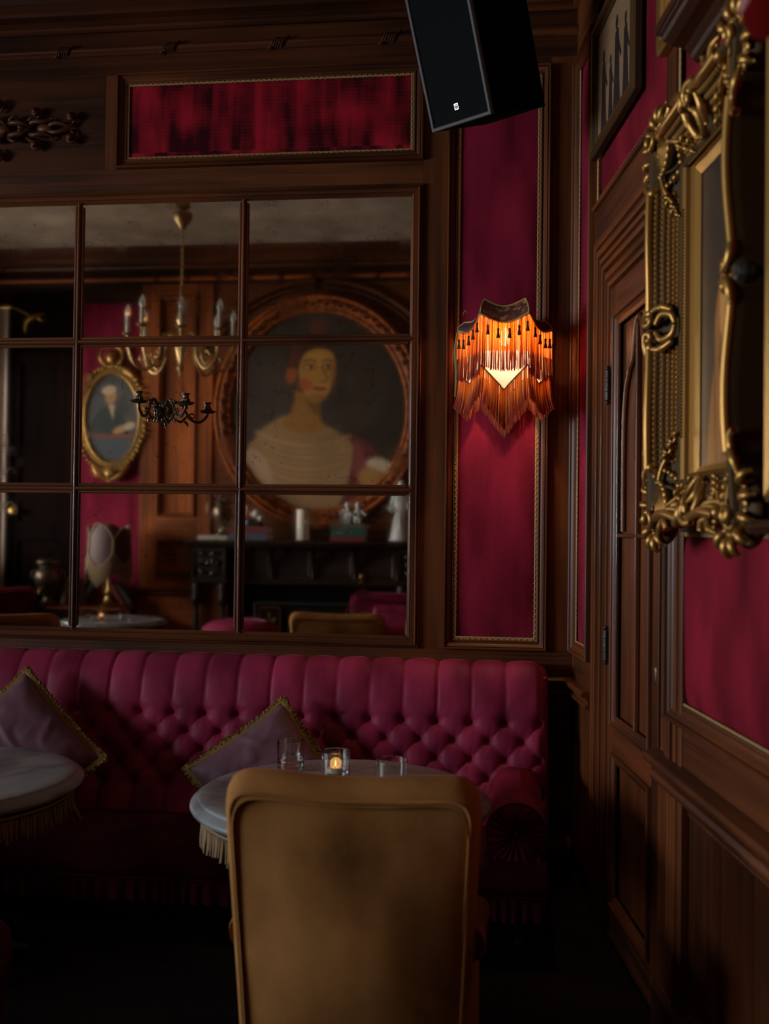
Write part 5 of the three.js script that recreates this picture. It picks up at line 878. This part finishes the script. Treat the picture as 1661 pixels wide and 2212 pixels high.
{ // fireplace
  const t = far('fireplace', 'black carved wooden fireplace with a panelled frieze and deep shelf', 'fireplace', -1.68, 0, ZF - 0.02), W = 1.11, dz0 = 0.3;
  mesh('mantel_shelf', run([[0, 1.17], [dz0 + 0.02, 1.172], [dz0 + 0.04, 1.185], [dz0 + 0.05, 1.2], [dz0 + 0.07, 1.206], [dz0 + 0.08, 1.218], [dz0 + 0.075, 1.232], [0, 1.235]], -W, W), M.ebony, t);
  for (const s of [-1, 1]) {
    const x = s * (W - 0.2), jn = (n, a, b, c, d, e, f, m = M.ebony) => mesh(n, bx(x + a, x + b, c, d, e, f, 0.006), m, t);
    jn('jamb_block', -0.155, 0.155, 0.88, 1.17, 0, dz0 - 0.01);
    mesh('block_moulding', mitre(x - 0.155, x + 0.155, 0.885, 1.165, [[0, dz0 - 0.012], [0.002, dz0 + 0.012], [0.02, dz0 + 0.012], [0.028, dz0 - 0.004]]), M.ebony, t);
    const g = []; for (const m of [-1, 1]) g.push(taper(spiral(x + m * 0.05, 1.04, 0.045, 0.012, m > 0 ? 2 : 1.1, m * 1.3, 16, dz0, 0.012), [0.006, 0.01, 0.01, 0.012], 24, 6), taper([V(x, 0.93, dz0), V(x + m * 0.05, 0.95, dz0 + 0.02), V(x + m * 0.09, 0.99, dz0)], [0.006, 0.013, 0.004], 10, 6), taper([V(x, 1.1, dz0), V(x + m * 0.05, 1.12, dz0 + 0.02), V(x + m * 0.1, 1.1, dz0)], [0.006, 0.012, 0.004], 10, 6)); g.push(ball(0.022, x, 1.03, dz0 + 0.006, [1, 1.3, 0.8], 1)); mesh('block_carving', g, M.ebony, t);
    mesh('jamb_cap', run([[0, 0.855], [dz0, 0.857], [dz0 + 0.02, 0.866], [dz0 + 0.014, 0.88], [0, 0.882]], x - 0.175, x + 0.175), M.ebony, t);
    jn('jamb', -0.15, 0.15, 0, 0.86, 0, dz0 - 0.1, M.wood);
    for (const a of [-0.12, 0.12]) { mesh('column', [moved(lathe([[0, 0], [0.04, 0], [0.04, 0.08], [0.03, 0.1], [0.024, 0.14], [0.026, 0.4], [0.022, 0.62], [0.024, 0.66], [0.036, 0.68], [0.04, 0.72], [0.036, 0.75], [0.042, 0.8], [0.042, 0.857], [0, 0.857]], 16), x + a, 0, dz0 - 0.05)], M.ebony, t); }
  }
  mesh('frieze', bx(-W + 0.35, W - 0.35, 0.86, 1.17, 0, 0.16, 0.004), M.ebony, t);
  for (let k = 0; k < 4; k++) { const x0 = lerp(-0.74, 0.74, k / 4) + 0.02, x1 = lerp(-0.74, 0.74, (k + 1) / 4) - 0.02; mesh('frieze_panel', [mitre(x0, x1, 0.9, 1.13, [[0, 0.158], [0, 0.172], [0.02, 0.172], [0.03, 0.16]])], M.ebony, t); }
  for (let k = 0; k <= 4; k++) { const x = lerp(-0.74, 0.74, k / 4); mesh('bracket', [taper([V(x, 1.165, 0.26), V(x, 1.12, 0.24), V(x, 1.05, 0.2), V(x, 0.98, 0.185), V(x, 0.9, 0.18)], [0.03, 0.026, 0.02, 0.014, 0.018], 14, 8)], M.darkWood, t); }
  mesh('frieze_ledge', run([[0, 0.845], [0.2, 0.847], [0.215, 0.855], [0.21, 0.868], [0, 0.87]], -W + 0.35, W - 0.35), M.darkWood, t);
  mesh('inner_surround', [bx(-0.76, 0.76, 0.6, 0.85, 0.02, 0.14, 0.004), bx(-0.76, -0.52, 0, 0.6, 0.02, 0.14, 0.004), bx(0.52, 0.76, 0, 0.6, 0.02, 0.14, 0.004)], M.black, t);
  mesh('iron_hood', [mitre(-0.54, 0.54, -0.02, 0.7, [[0, 0.14], [0.002, 0.165], [0.03, 0.17], [0.05, 0.15], [0.08, 0.14]])], M.iron, t);
  const tile = canvasTex(160, 320, (c, w, h) => { c.fillStyle = '#11150f'; c.fillRect(0, 0, w, h); c.strokeStyle = '#5d4a22'; c.lineWidth = 8; c.beginPath(); c.moveTo(80, 310); c.quadraticCurveTo(70, 160, 90, 60); c.stroke(); c.fillStyle = '#8a7038'; for (const [x, y, r, a] of [[50, 90, 30, -0.8], [115, 120, 28, 0.7], [85, 50, 24, 0.1], [60, 200, 44, -0.4], [110, 230, 44, 0.5], [85, 270, 50, 0]]) { c.beginPath(); c.ellipse(x, y, r * 0.42, r, a, 0, 7); c.fill(); } });
  for (const s of [-1, 1]) { mesh('picture_tile', new THREE.BoxGeometry(0.17, 0.34, 0.01).translate(s * 0.39, 0.46, 0.15), std({ map: tile, roughness: 0.25 }), t, 'dark tile painted with a golden flower'); mesh('tile_frame', mitre(s * 0.39 - 0.1, s * 0.39 + 0.1, 0.27, 0.65, [[0, 0.14], [0, 0.165], [0.012, 0.165], [0.016, 0.15]]), M.wood, t); }
  mesh('fire_back', bx(-0.3, 0.3, 0, 0.6, 0.0, 0.03), M.black, t);
  mesh('hearth', bx(-W + 0.2, W - 0.2, 0, 0.03, 0, 0.5, 0.004), M.black, t);
}
{ const t = far('brass_knob', 'small brass finial knob on the fireplace below the red and green books', 'knob', -1.25, 0.873, ZF - 0.19); mesh('knob', moved(lathe([[0, 0], [0.02, 0], [0.022, 0.01], [0.01, 0.02], [0.016, 0.03], [0.03, 0.05], [0.022, 0.075], [0, 0.085]], 16), 0, 0, 0, 0), M.brass, t); }
const MY = 1.235, MZ = 4.6; // the mantelpiece top
{
  const bookGeo = (w, h, d) => ({ cover: [bx(-w / 2, w / 2, 0, 0.004, -d / 2, d / 2, 0.001), bx(-w / 2, w / 2, h - 0.004, h, -d / 2, d / 2, 0.001), bx(-w / 2, w / 2, 0, h, d / 2 - 0.006, d / 2 + 0.002, 0.003)], block: [bx(-w / 2 + 0.006, w / 2 - 0.006, 0.004, h - 0.004, -d / 2 + 0.005, d / 2 - 0.006, 0.001)] });
  const book = (label, x, y, z, w, h, d, col, ry = Math.PI, rz = 0, group) => { const t = thing('book', label, 'book', [x, y, z], ry, group), g = bookGeo(w, h, d); t.rotation.order = 'YXZ'; t.rotation.z = rz; mesh('cover', g.cover, std({ color: C(...col), roughness: 0.65 }), t); mesh('pages', g.block, M.cream, t); return t; };
  book('cream book lying flat under the bronze urn on the mantelpiece', -2.535, MY + 0.001, MZ, 0.26, 0.04, 0.2, [0.42, 0.36, 0.28]);
  book('blue-grey book at the bottom of the pile under the flower figurine', -2.21, MY + 0.001, MZ, 0.34, 0.06, 0.22, [0.05, 0.055, 0.085], Math.PI + 0.05);
  book('dull red book on top of the pile under the flower figurine', -2.21, MY + 0.062, MZ, 0.33, 0.06, 0.21, [0.17, 0.03, 0.03], Math.PI - 0.03);
  book('red book at the bottom of the pile under the porcelain pair', -1.35, MY + 0.001, MZ, 0.29, 0.045, 0.21, [0.2, 0.015, 0.018]);
  const gb = book('green book in the middle of the pile under the porcelain pair', -1.345, MY + 0.047, MZ, 0.29, 0.065, 0.2, [0.02, 0.1, 0.085]);
  const spine = canvasTex(256, 56, (c, w, h) => { c.fillStyle = '#1d5148'; c.fillRect(0, 0, w, h); c.translate(w, 0); c.scale(-1, 1); c.fillStyle = '#a89a72'; c.font = 'bold 30px serif'; c.fillText('NES', 30, 40); c.fillText('F', 150, 40); });
  mesh('spine_title', new THREE.PlaneGeometry(0.26, 0.052).translate(0, 0.0325, 0.1027), std({ map: spine, roughness: 0.6 }), gb, 'gilt lettering on the spine');
  book('olive book on top of the pile under the porcelain pair', -1.34, MY + 0.113, MZ, 0.3, 0.04, 0.19, [0.07, 0.06, 0.02], Math.PI + 0.08);
  const u = far('bronze_urn', 'two-handled bronze urn of dried flowers at the left end of the mantelpiece', 'urn', -2.475, MY + 0.042, MZ);
  mesh('body', lathe([[0, 0], [0.06, 0], [0.062, 0.012], [0.03, 0.03], [0.026, 0.07], [0.05, 0.1], [0.078, 0.17], [0.085, 0.22], [0.075, 0.245], [0.05, 0.26], [0.056, 0.285], [0.066, 0.3], [0.05, 0.3], [0.04, 0.28], [0, 0.28]], 28), M.bronze, u);
  for (const s of [-1, 1]) mesh('handle', taper([V(s * 0.07, 0.16, 0), V(s * 0.12, 0.17, 0), V(s * 0.14, 0.23, 0), V(s * 0.12, 0.29, 0), V(s * 0.065, 0.285, 0)], [0.007, 0.009, 0.008, 0.008, 0.006], 20, 6), M.bronze, u);
  const q = rng(55), fl = []; for (let i = 0; i < 34; i++) { const a = q() * 6.28, r = q() * 0.09, h = 0.34 + q() * 0.1 - r * 0.5; fl.push(tube([[0, 0.28, 0], [Math.cos(a) * r * 0.6, 0.31, Math.sin(a) * r * 0.6], [Math.cos(a) * r, h, Math.sin(a) * r]], 0.002, 6, 3), ball(0.014 + q() * 0.008, Math.cos(a) * r, h, Math.sin(a) * r, [1, 0.8, 1], 1)); } mesh('dried_flowers', fl, std({ color: C(0.14, 0.05, 0.04), roughness: 0.9 }), u);
  const cl = far('pillar_candle', 'tall cream pillar candle in the middle of the mantelpiece', 'candle', -1.757, MY, MZ);
  mesh('wax', lathe([[0, 0.008], [0.054, 0.008], [0.055, 0.015], [0.055, 0.27], [0.05, 0.276], [0.02, 0.268], [0, 0.266]], 28), M.wax, cl); mesh('wick', new THREE.CylinderGeometry(0.0015, 0.0015, 0.02, 6).translate(0, 0.276, 0), M.iron, cl); mesh('dish', lathe([[0, 0], [0.06, 0], [0.075, 0.008], [0.072, 0.01], [0.055, 0.006], [0, 0.006]], 28), M.brass, cl);
  // porcelain figures
  const limb = (a, b, r0, r1) => taper([V(...a), V(...a).lerp(V(...b), 0.5), V(...b)], [r0, (r0 + r1) / 2, r1], 6, 7);
  const pf = far('porcelain_pair', 'pair of small white porcelain figures seated on the green and red books', 'figurine', -1.32, MY + 0.16, MZ);
  for (const s of [-1, 1]) { const x = s * 0.045; mesh('figure', [ball(0.026, x, 0.155, 0.01, [0.9, 1.1, 1], 2), taper([V(x, 0.13, 0), V(x, 0.09, 0), V(x, 0.03, 0)], [0.016, 0.03, 0.042], 8, 10), limb([x + s * 0.028, 0.11, 0.01], [x + s * 0.07, 0.07, 0.02], 0.013, 0.009), limb([x - s * 0.02, 0.1, 0.01], [x - s * 0.035, 0.06, 0.04], 0.012, 0.009), limb([x - 0.015, 0.035, 0.02], [x - 0.02, 0.0, 0.06], 0.017, 0.01), limb([x + 0.015, 0.035, 0.02], [x + 0.02, 0.0, 0.06], 0.017, 0.01), ball(0.03, x, 0.012, 0.0, [1.2, 0.5, 1.2], 1)], M.whitePorcelain, pf); }
  mesh('coat', [-1, 1].map((s) => taper([V(s * 0.045, 0.12, -0.008), V(s * 0.05, 0.08, -0.012), V(s * 0.055, 0.03, -0.01)], [0.022, 0.034, 0.046], 8, 10)), std({ color: C(0.09, 0.11, 0.2), roughness: 0.35 }), pf, 'blue glazed coats');
  const ff = far('flower_figurine', 'small coloured figurine among flowers on the dull red book', 'figurine', -2.25, MY + 0.132, MZ);
  const bits = (col, list) => mesh('glaze', list.map(([x, y, z, r]) => ball(r, x, y, z, 0, 1)), std({ color: C(...col), roughness: 0.35 }), ff);
  mesh('figure', [ball(0.026, 0, 0.15, 0, [0.9, 1.1, 1], 2), taper([V(0, 0.13, 0), V(0.01, 0.07, 0), V(0.0, 0, 0)], [0.014, 0.03, 0.06], 8, 10), limb([-0.02, 0.11, 0], [-0.06, 0.07, 0.02], 0.012, 0.01)], std({ color: C(0.5, 0.26, 0.12), roughness: 0.35 }), ff);
  bits([0.6, 0.55, 0.5], [[-0.08, 0.1, 0, 0.04], [-0.12, 0.06, 0.01, 0.03], [0.06, 0.02, 0.03, 0.025]]); bits([0.06, 0.09, 0.2], [[0.03, 0.05, 0.04, 0.026], [-0.02, 0.03, 0.05, 0.026], [0.09, 0.03, 0.0, 0.026]]); bits([0.03, 0.05, 0.02], [[-0.06, 0.02, 0.03, 0.03], [-0.12, 0.02, 0, 0.03], [0.1, 0.015, 0.03, 0.02]]);
  const st = far('marble_statuette', 'white marble statuette of a draped figure at the right end of the mantelpiece', 'statuette', -0.9, MY + 0.012, MZ);
  mesh('body', [taper([V(0, 0, 0), V(0.0, 0.1, 0), V(-0.01, 0.22, 0), V(0.005, 0.32, 0), V(0, 0.4, 0), V(0, 0.43, 0)], [0.1, 0.085, 0.07, 0.06, 0.06, 0.025], 24, 16), ball(0.04, 0, 0.475, 0.005, [0.85, 1.15, 0.95], 2), limb([0.055, 0.39, 0], [0.09, 0.25, 0.03], 0.026, 0.018), limb([-0.055, 0.39, 0], [-0.075, 0.27, 0.05], 0.026, 0.018), ...[0, 1, 2, 3, 4, 5, 6].map((k) => taper([V(-0.08 + k * 0.027, 0.0, 0.075 - Math.abs(k - 3) * 0.01), V(-0.05 + k * 0.018, 0.16, 0.072 - Math.abs(k - 3) * 0.008), V(-0.03 + k * 0.01, 0.3, 0.05)], [0.013, 0.009, 0.004], 10, 6)), ball(0.11, 0, 0.01, 0, [1, 0.22, 0.9], 2)], M.whitePorcelain, st);

  // low cupboard in the alcove with lamp, books and samovar
  const cb = far('low_cupboard', 'low dark wooden cupboard in the alcove under the small oval portrait', 'cupboard', -3.68, 0, 4.66);
  mesh('top', run([[-0.2, 0.6], [0.2, 0.602], [0.215, 0.612], [0.21, 0.628], [-0.2, 0.63]], -0.34, 0.34), M.warmWood, cb); mesh('carcass', bx(-0.32, 0.32, 0.02, 0.6, -0.2, 0.19, 0.004), M.wood, cb); for (const s of [-1, 1]) { const d = mesh('door', bx(s * 0.16 - 0.14, s * 0.16 + 0.14, 0.06, 0.56, 0.19, 0.205, 0.003), M.wood, cb); mesh('knob', ball(0.012, s * 0.05, 0.32, 0.216), M.brass, d); }
  const tl = far('table_lamp', 'table lamp with a domed fabric shade and long tan fringe in the alcove', 'lamp', -3.49, 0.63, 4.56);
  mesh('base', lathe([[0, 0], [0.075, 0], [0.08, 0.012], [0.05, 0.03], [0.03, 0.06], [0.02, 0.1], [0.028, 0.13], [0.016, 0.16], [0.012, 0.3], [0.014, 0.36], [0, 0.36]], 24), M.brass, tl);
  const mauveCloth = std({ color: C(0.2, 0.13, 0.12), roughness: 0.85, side: THREE.DoubleSide }), plum = std({ color: C(0.07, 0.03, 0.03), roughness: 0.85, side: THREE.DoubleSide });
  const tr = [], fr = [], fq = rng(66);
  const petal = (ry, w, top, bot, m, r0) => { // a lozenge panel bowed outwards, its border and the fringe from its lower edges
    const at = (s, y, o) => { const a = ry + s * w / 0.2, r = r0 + 0.02 * (1 - Math.abs(y - 0.45) * 3) + o; return V(Math.sin(a) * r, y, Math.cos(a) * r); };
    const wid = (f) => Math.pow(Math.sin(Math.PI * clamp(f, 0.02, 0.98)), 0.62);
    mesh('shade_panel', grid(14, 16, (u, v) => at((2 * u - 1) * wid(v), lerp(bot, top, v), 0).toArray()), m, tl);
    const rim = []; for (let i = 0; i <= 16; i++) rim.push(at(wid(i / 16), lerp(bot, top, i / 16), 0.004)); for (let i = 15; i > 0; i--) rim.push(at(-wid(i / 16), lerp(bot, top, i / 16), 0.004));
    tr.push(tube(rim, 0.0085, 70, 5, true));
    for (let i = 0; i <= 22; i++) { const s = (i / 22) * 2 - 1; let f = 0; while (f < 0.5 && wid(f) < Math.abs(s)) f += 0.01; const y = lerp(bot, top, f), L = 0.13 + 0.04 * (1 - Math.abs(s)) + fq() * 0.015, p = at(s, y, 0.006); fr.push(taper([p, V(p.x * 1.01, y - L * 0.5, p.z * 1.01), V(p.x * 1.03, y - L, p.z * 1.03)], [0.004, 0.0075, 0.0045], 3, 5)); }
  };
  petal(0.1, 0.14, 0.74, 0.36, mauveCloth, 0.17); petal(-1.2, 0.13, 0.7, 0.38, plum, 0.17); petal(1.35, 0.13, 0.72, 0.38, plum, 0.17); petal(2.6, 0.125, 0.72, 0.38, plum, 0.17); petal(-2.4, 0.125, 0.72, 0.38, plum, 0.17);
  mesh('shade', lathe([[0.02, 0.735], [0.07, 0.715], [0.12, 0.66], [0.15, 0.58], [0.162, 0.5], [0.165, 0.42]], 30), plum, tl);
  mesh('shade_trim', tr, M.tan, tl); stuff(mesh('fringe', fr, M.tan, tl));
  [[-3.93, 1.35, [0.35, 0.28, 0.2], 'cream'], [-3.86, 1.28, [0.03, 0.03, 0.03], 'black'], [-3.79, 1.2, [0.16, 0.025, 0.05], 'plum'], [-3.72, 1.12, [0.1, 0.09, 0.06], 'grey-brown'], [-3.5, 0.95, [0.26, 0.03, 0.015], 'red'], [-3.425, 0.9, [0.06, 0.045, 0.03], 'dark brown']].forEach(([x, rz, col, nm], i) => { const o = book(`${nm} book leaning in the slumped row behind the fringed table lamp`, x, 0, 4.765, 0.24, 0.04, 0.13, col); o.rotation.set(0, Math.PI, i < 4 ? -rz : rz - 0.4 * 0, 'YXZ'); o.position.y = 0.634 + 0.12 * Math.sin(rz) + 0.0; });
  const sm = far('samovar', 'dark bronze samovar with a tap standing on a small table in the gloom', 'samovar', -4.06, 0.63, 4.58);
  mesh('body', lathe([[0, 0], [0.08, 0], [0.085, 0.02], [0.045, 0.05], [0.035, 0.08], [0.07, 0.12], [0.11, 0.2], [0.118, 0.27], [0.1, 0.31], [0.075, 0.33], [0.08, 0.36], [0.1, 0.38], [0.1, 0.4], [0.05, 0.41], [0, 0.42]], 28), M.bronze, sm);
  mesh('tap', [tube([[0, 0.14, 0.08], [0, 0.15, 0.14], [0, 0.14, 0.18], [0, 0.11, 0.18]], 0.01, 14, 6), bx(-0.018, 0.018, 0.16, 0.17, 0.13, 0.15, 0.002)], M.brass, sm); for (const s of [-1, 1]) mesh('handle', tube([[s * 0.11, 0.24, 0], [s * 0.15, 0.25, 0], [s * 0.155, 0.3, 0], [s * 0.1, 0.31, 0]], 0.008, 14, 6), M.bronze, sm);
  const sd = far('side_table', 'small dark side table carrying the samovar in the corner', 'table', -4.16, 0, 4.6); mesh('top', bx(-0.135, 0.17, 0.6, 0.63, -0.18, 0.18, 0.006), M.darkWood, sd); for (const a of [-1, 1]) for (const b of [-1, 1]) mesh('leg', bx(a * 0.11 - 0.015 + 0.01, a * 0.11 + 0.025, 0, 0.6, b * 0.15 - 0.018, b * 0.15 + 0.018, 0.003), M.darkWood, sd);
}
{ // pale curtain by the dark door, gilt finial
  const t = far('curtain', 'narrow pale curtain beside the dark door at the left edge of the looking-glass', 'curtain', -4.68, 0, ZF - 0.08);
  mesh('cloth', grid(60, 4, (u, v) => { const x = lerp(-0.08, 0.45, u); return [x, lerp(3.35, 0.02, v), 0.02 * Math.sin(x * 70) + 0.015 * Math.sin(x * 31)]; }), std({ color: C(0.5, 0.36, 0.28), roughness: 0.95, side: THREE.DoubleSide }), t);
  mesh('rod', tube([[-0.1, 3.36, 0], [0.2, 3.36, 0], [0.5, 3.36, 0]], 0.014, 8, 8), M.brass, t);
  const f = far('gilt_finial', 'small gilt leaf finial on the dark door frame high in the looking-glass', 'finial', -4.36, 3.24, ZF - 0.04);
  mesh('leaf', [taper([V(-0.1, 0.06, 0.02), V(-0.02, 0.03, 0.05), V(0.06, -0.02, 0.04), V(0.09, -0.12, 0.02)], [0.006, 0.024, 0.02, 0.004], 14, 7), taper([V(-0.02, 0.03, 0.04), V(-0.08, -0.0, 0.05), V(-0.12, -0.01, 0.02)], [0.016, 0.016, 0.003], 10, 6), taper([V(0.3, 0.16, 0.0), V(0.15, 0.1, 0.02), V(0.02, 0.03, 0.03)], [0.008, 0.01, 0.012], 10, 6)], M.gilt, f);
}
{ // chandelier
  const cxp = -2.446, czp = 3.3, y0 = 2.5, t = thing('chandelier', 'brass chandelier with candle bulbs hanging in the upper middle of the looking-glass', 'chandelier', [cxp, y0, czp]);
  mesh('canopy', lathe([[0, 1.36], [0.05, 1.36], [0.055, 1.25], [0.02, 1.235], [0.018, 1.22], [0.07, 1.21], [0.075, 1.19], [0.06, 1.15], [0.035, 1.12], [0.02, 1.09], [0, 1.08]], 24), M.oldBrass, t);
  const links = []; for (let i = 0; i < 18; i++) links.push(moved(new THREE.TorusGeometry(0.014, 0.0035, 5, 10).toNonIndexed(), 0, 0.66 + i * 0.0245, 0, 0, i % 2 ? Math.PI / 2 : 0, 0, V(0.7, 1, 1))); mesh('chain', links, M.oldBrass, t);
  mesh('stem', lathe([[0, -0.0], [0.012, 0.01], [0.025, 0.04], [0.014, 0.08], [0.03, 0.14], [0.045, 0.2], [0.03, 0.26], [0.014, 0.3], [0.02, 0.36], [0.035, 0.4], [0.02, 0.46], [0.012, 0.52], [0.014, 0.62], [0.006, 0.66], [0, 0.66]], 20), M.oldBrass, t);
  for (let k = 0; k < 8; k++) {
    const a = k * 45 * D + 0.32, c = Math.cos(a), s = Math.sin(a), P = (r, y) => V(c * r, y, s * r), R = 0.39, hy = 0.33 + (k % 2 ? 0.02 : 0);
    const ar = mesh('arm', [taper([P(0.03, 0.24), P(0.1, 0.3), P(0.15, 0.24), P(0.16, 0.12), P(0.24, 0.02), P(0.34, 0.06), P(R, 0.2), P(R, hy - 0.06)], [0.008, 0.009, 0.008, 0.008, 0.01, 0.009, 0.008, 0.01], 34, 7), taper([P(0.24, 0.03), P(0.3, 0.1), P(0.26, 0.15), P(0.23, 0.12)], [0.004, 0.006, 0.005, 0.007], 14, 5)], M.oldBrass, t);
    mesh('drip_cup', moved(lathe([[0, -0.01], [0.03, 0], [0.045, 0.012], [0.04, 0.014], [0.016, 0.006], [0, 0.006]], 18), c * R, hy - 0.06, s * R), M.oldBrass, t);
    mesh('candle_sleeve', new THREE.CylinderGeometry(0.015, 0.015, 0.13, 14).translate(c * R, hy + 0.01, s * R).toNonIndexed(), M.wax, t);
    const lit = k === 3 || k === 4;  // two bulbs get an added glowing bead in place of a reflected spot
    mesh('candle_bulb', moved(lathe([[0, 0], [0.012, 0], [0.02, 0.02], [0.0215, 0.035], [0.016, 0.06], [0.008, 0.08], [0.002, 0.095], [0, 0.096]], 16), c * R, hy + 0.075, s * R), M.bulbGlass, t);
    if (lit) mesh('filament', ball(0.009, c * R, hy + 0.1, s * R, [0.8, 1.2, 0.8], 1), M.flame, t, 'orange glow added for a reflected spot of light');
    else mesh('filament', tube([[c * R - 0.006, hy + 0.08, s * R], [c * R, hy + 0.12, s * R], [c * R + 0.006, hy + 0.08, s * R]], 0.001, 6, 4), M.iron, t);
  }
}

renderer.render(scene, camera);
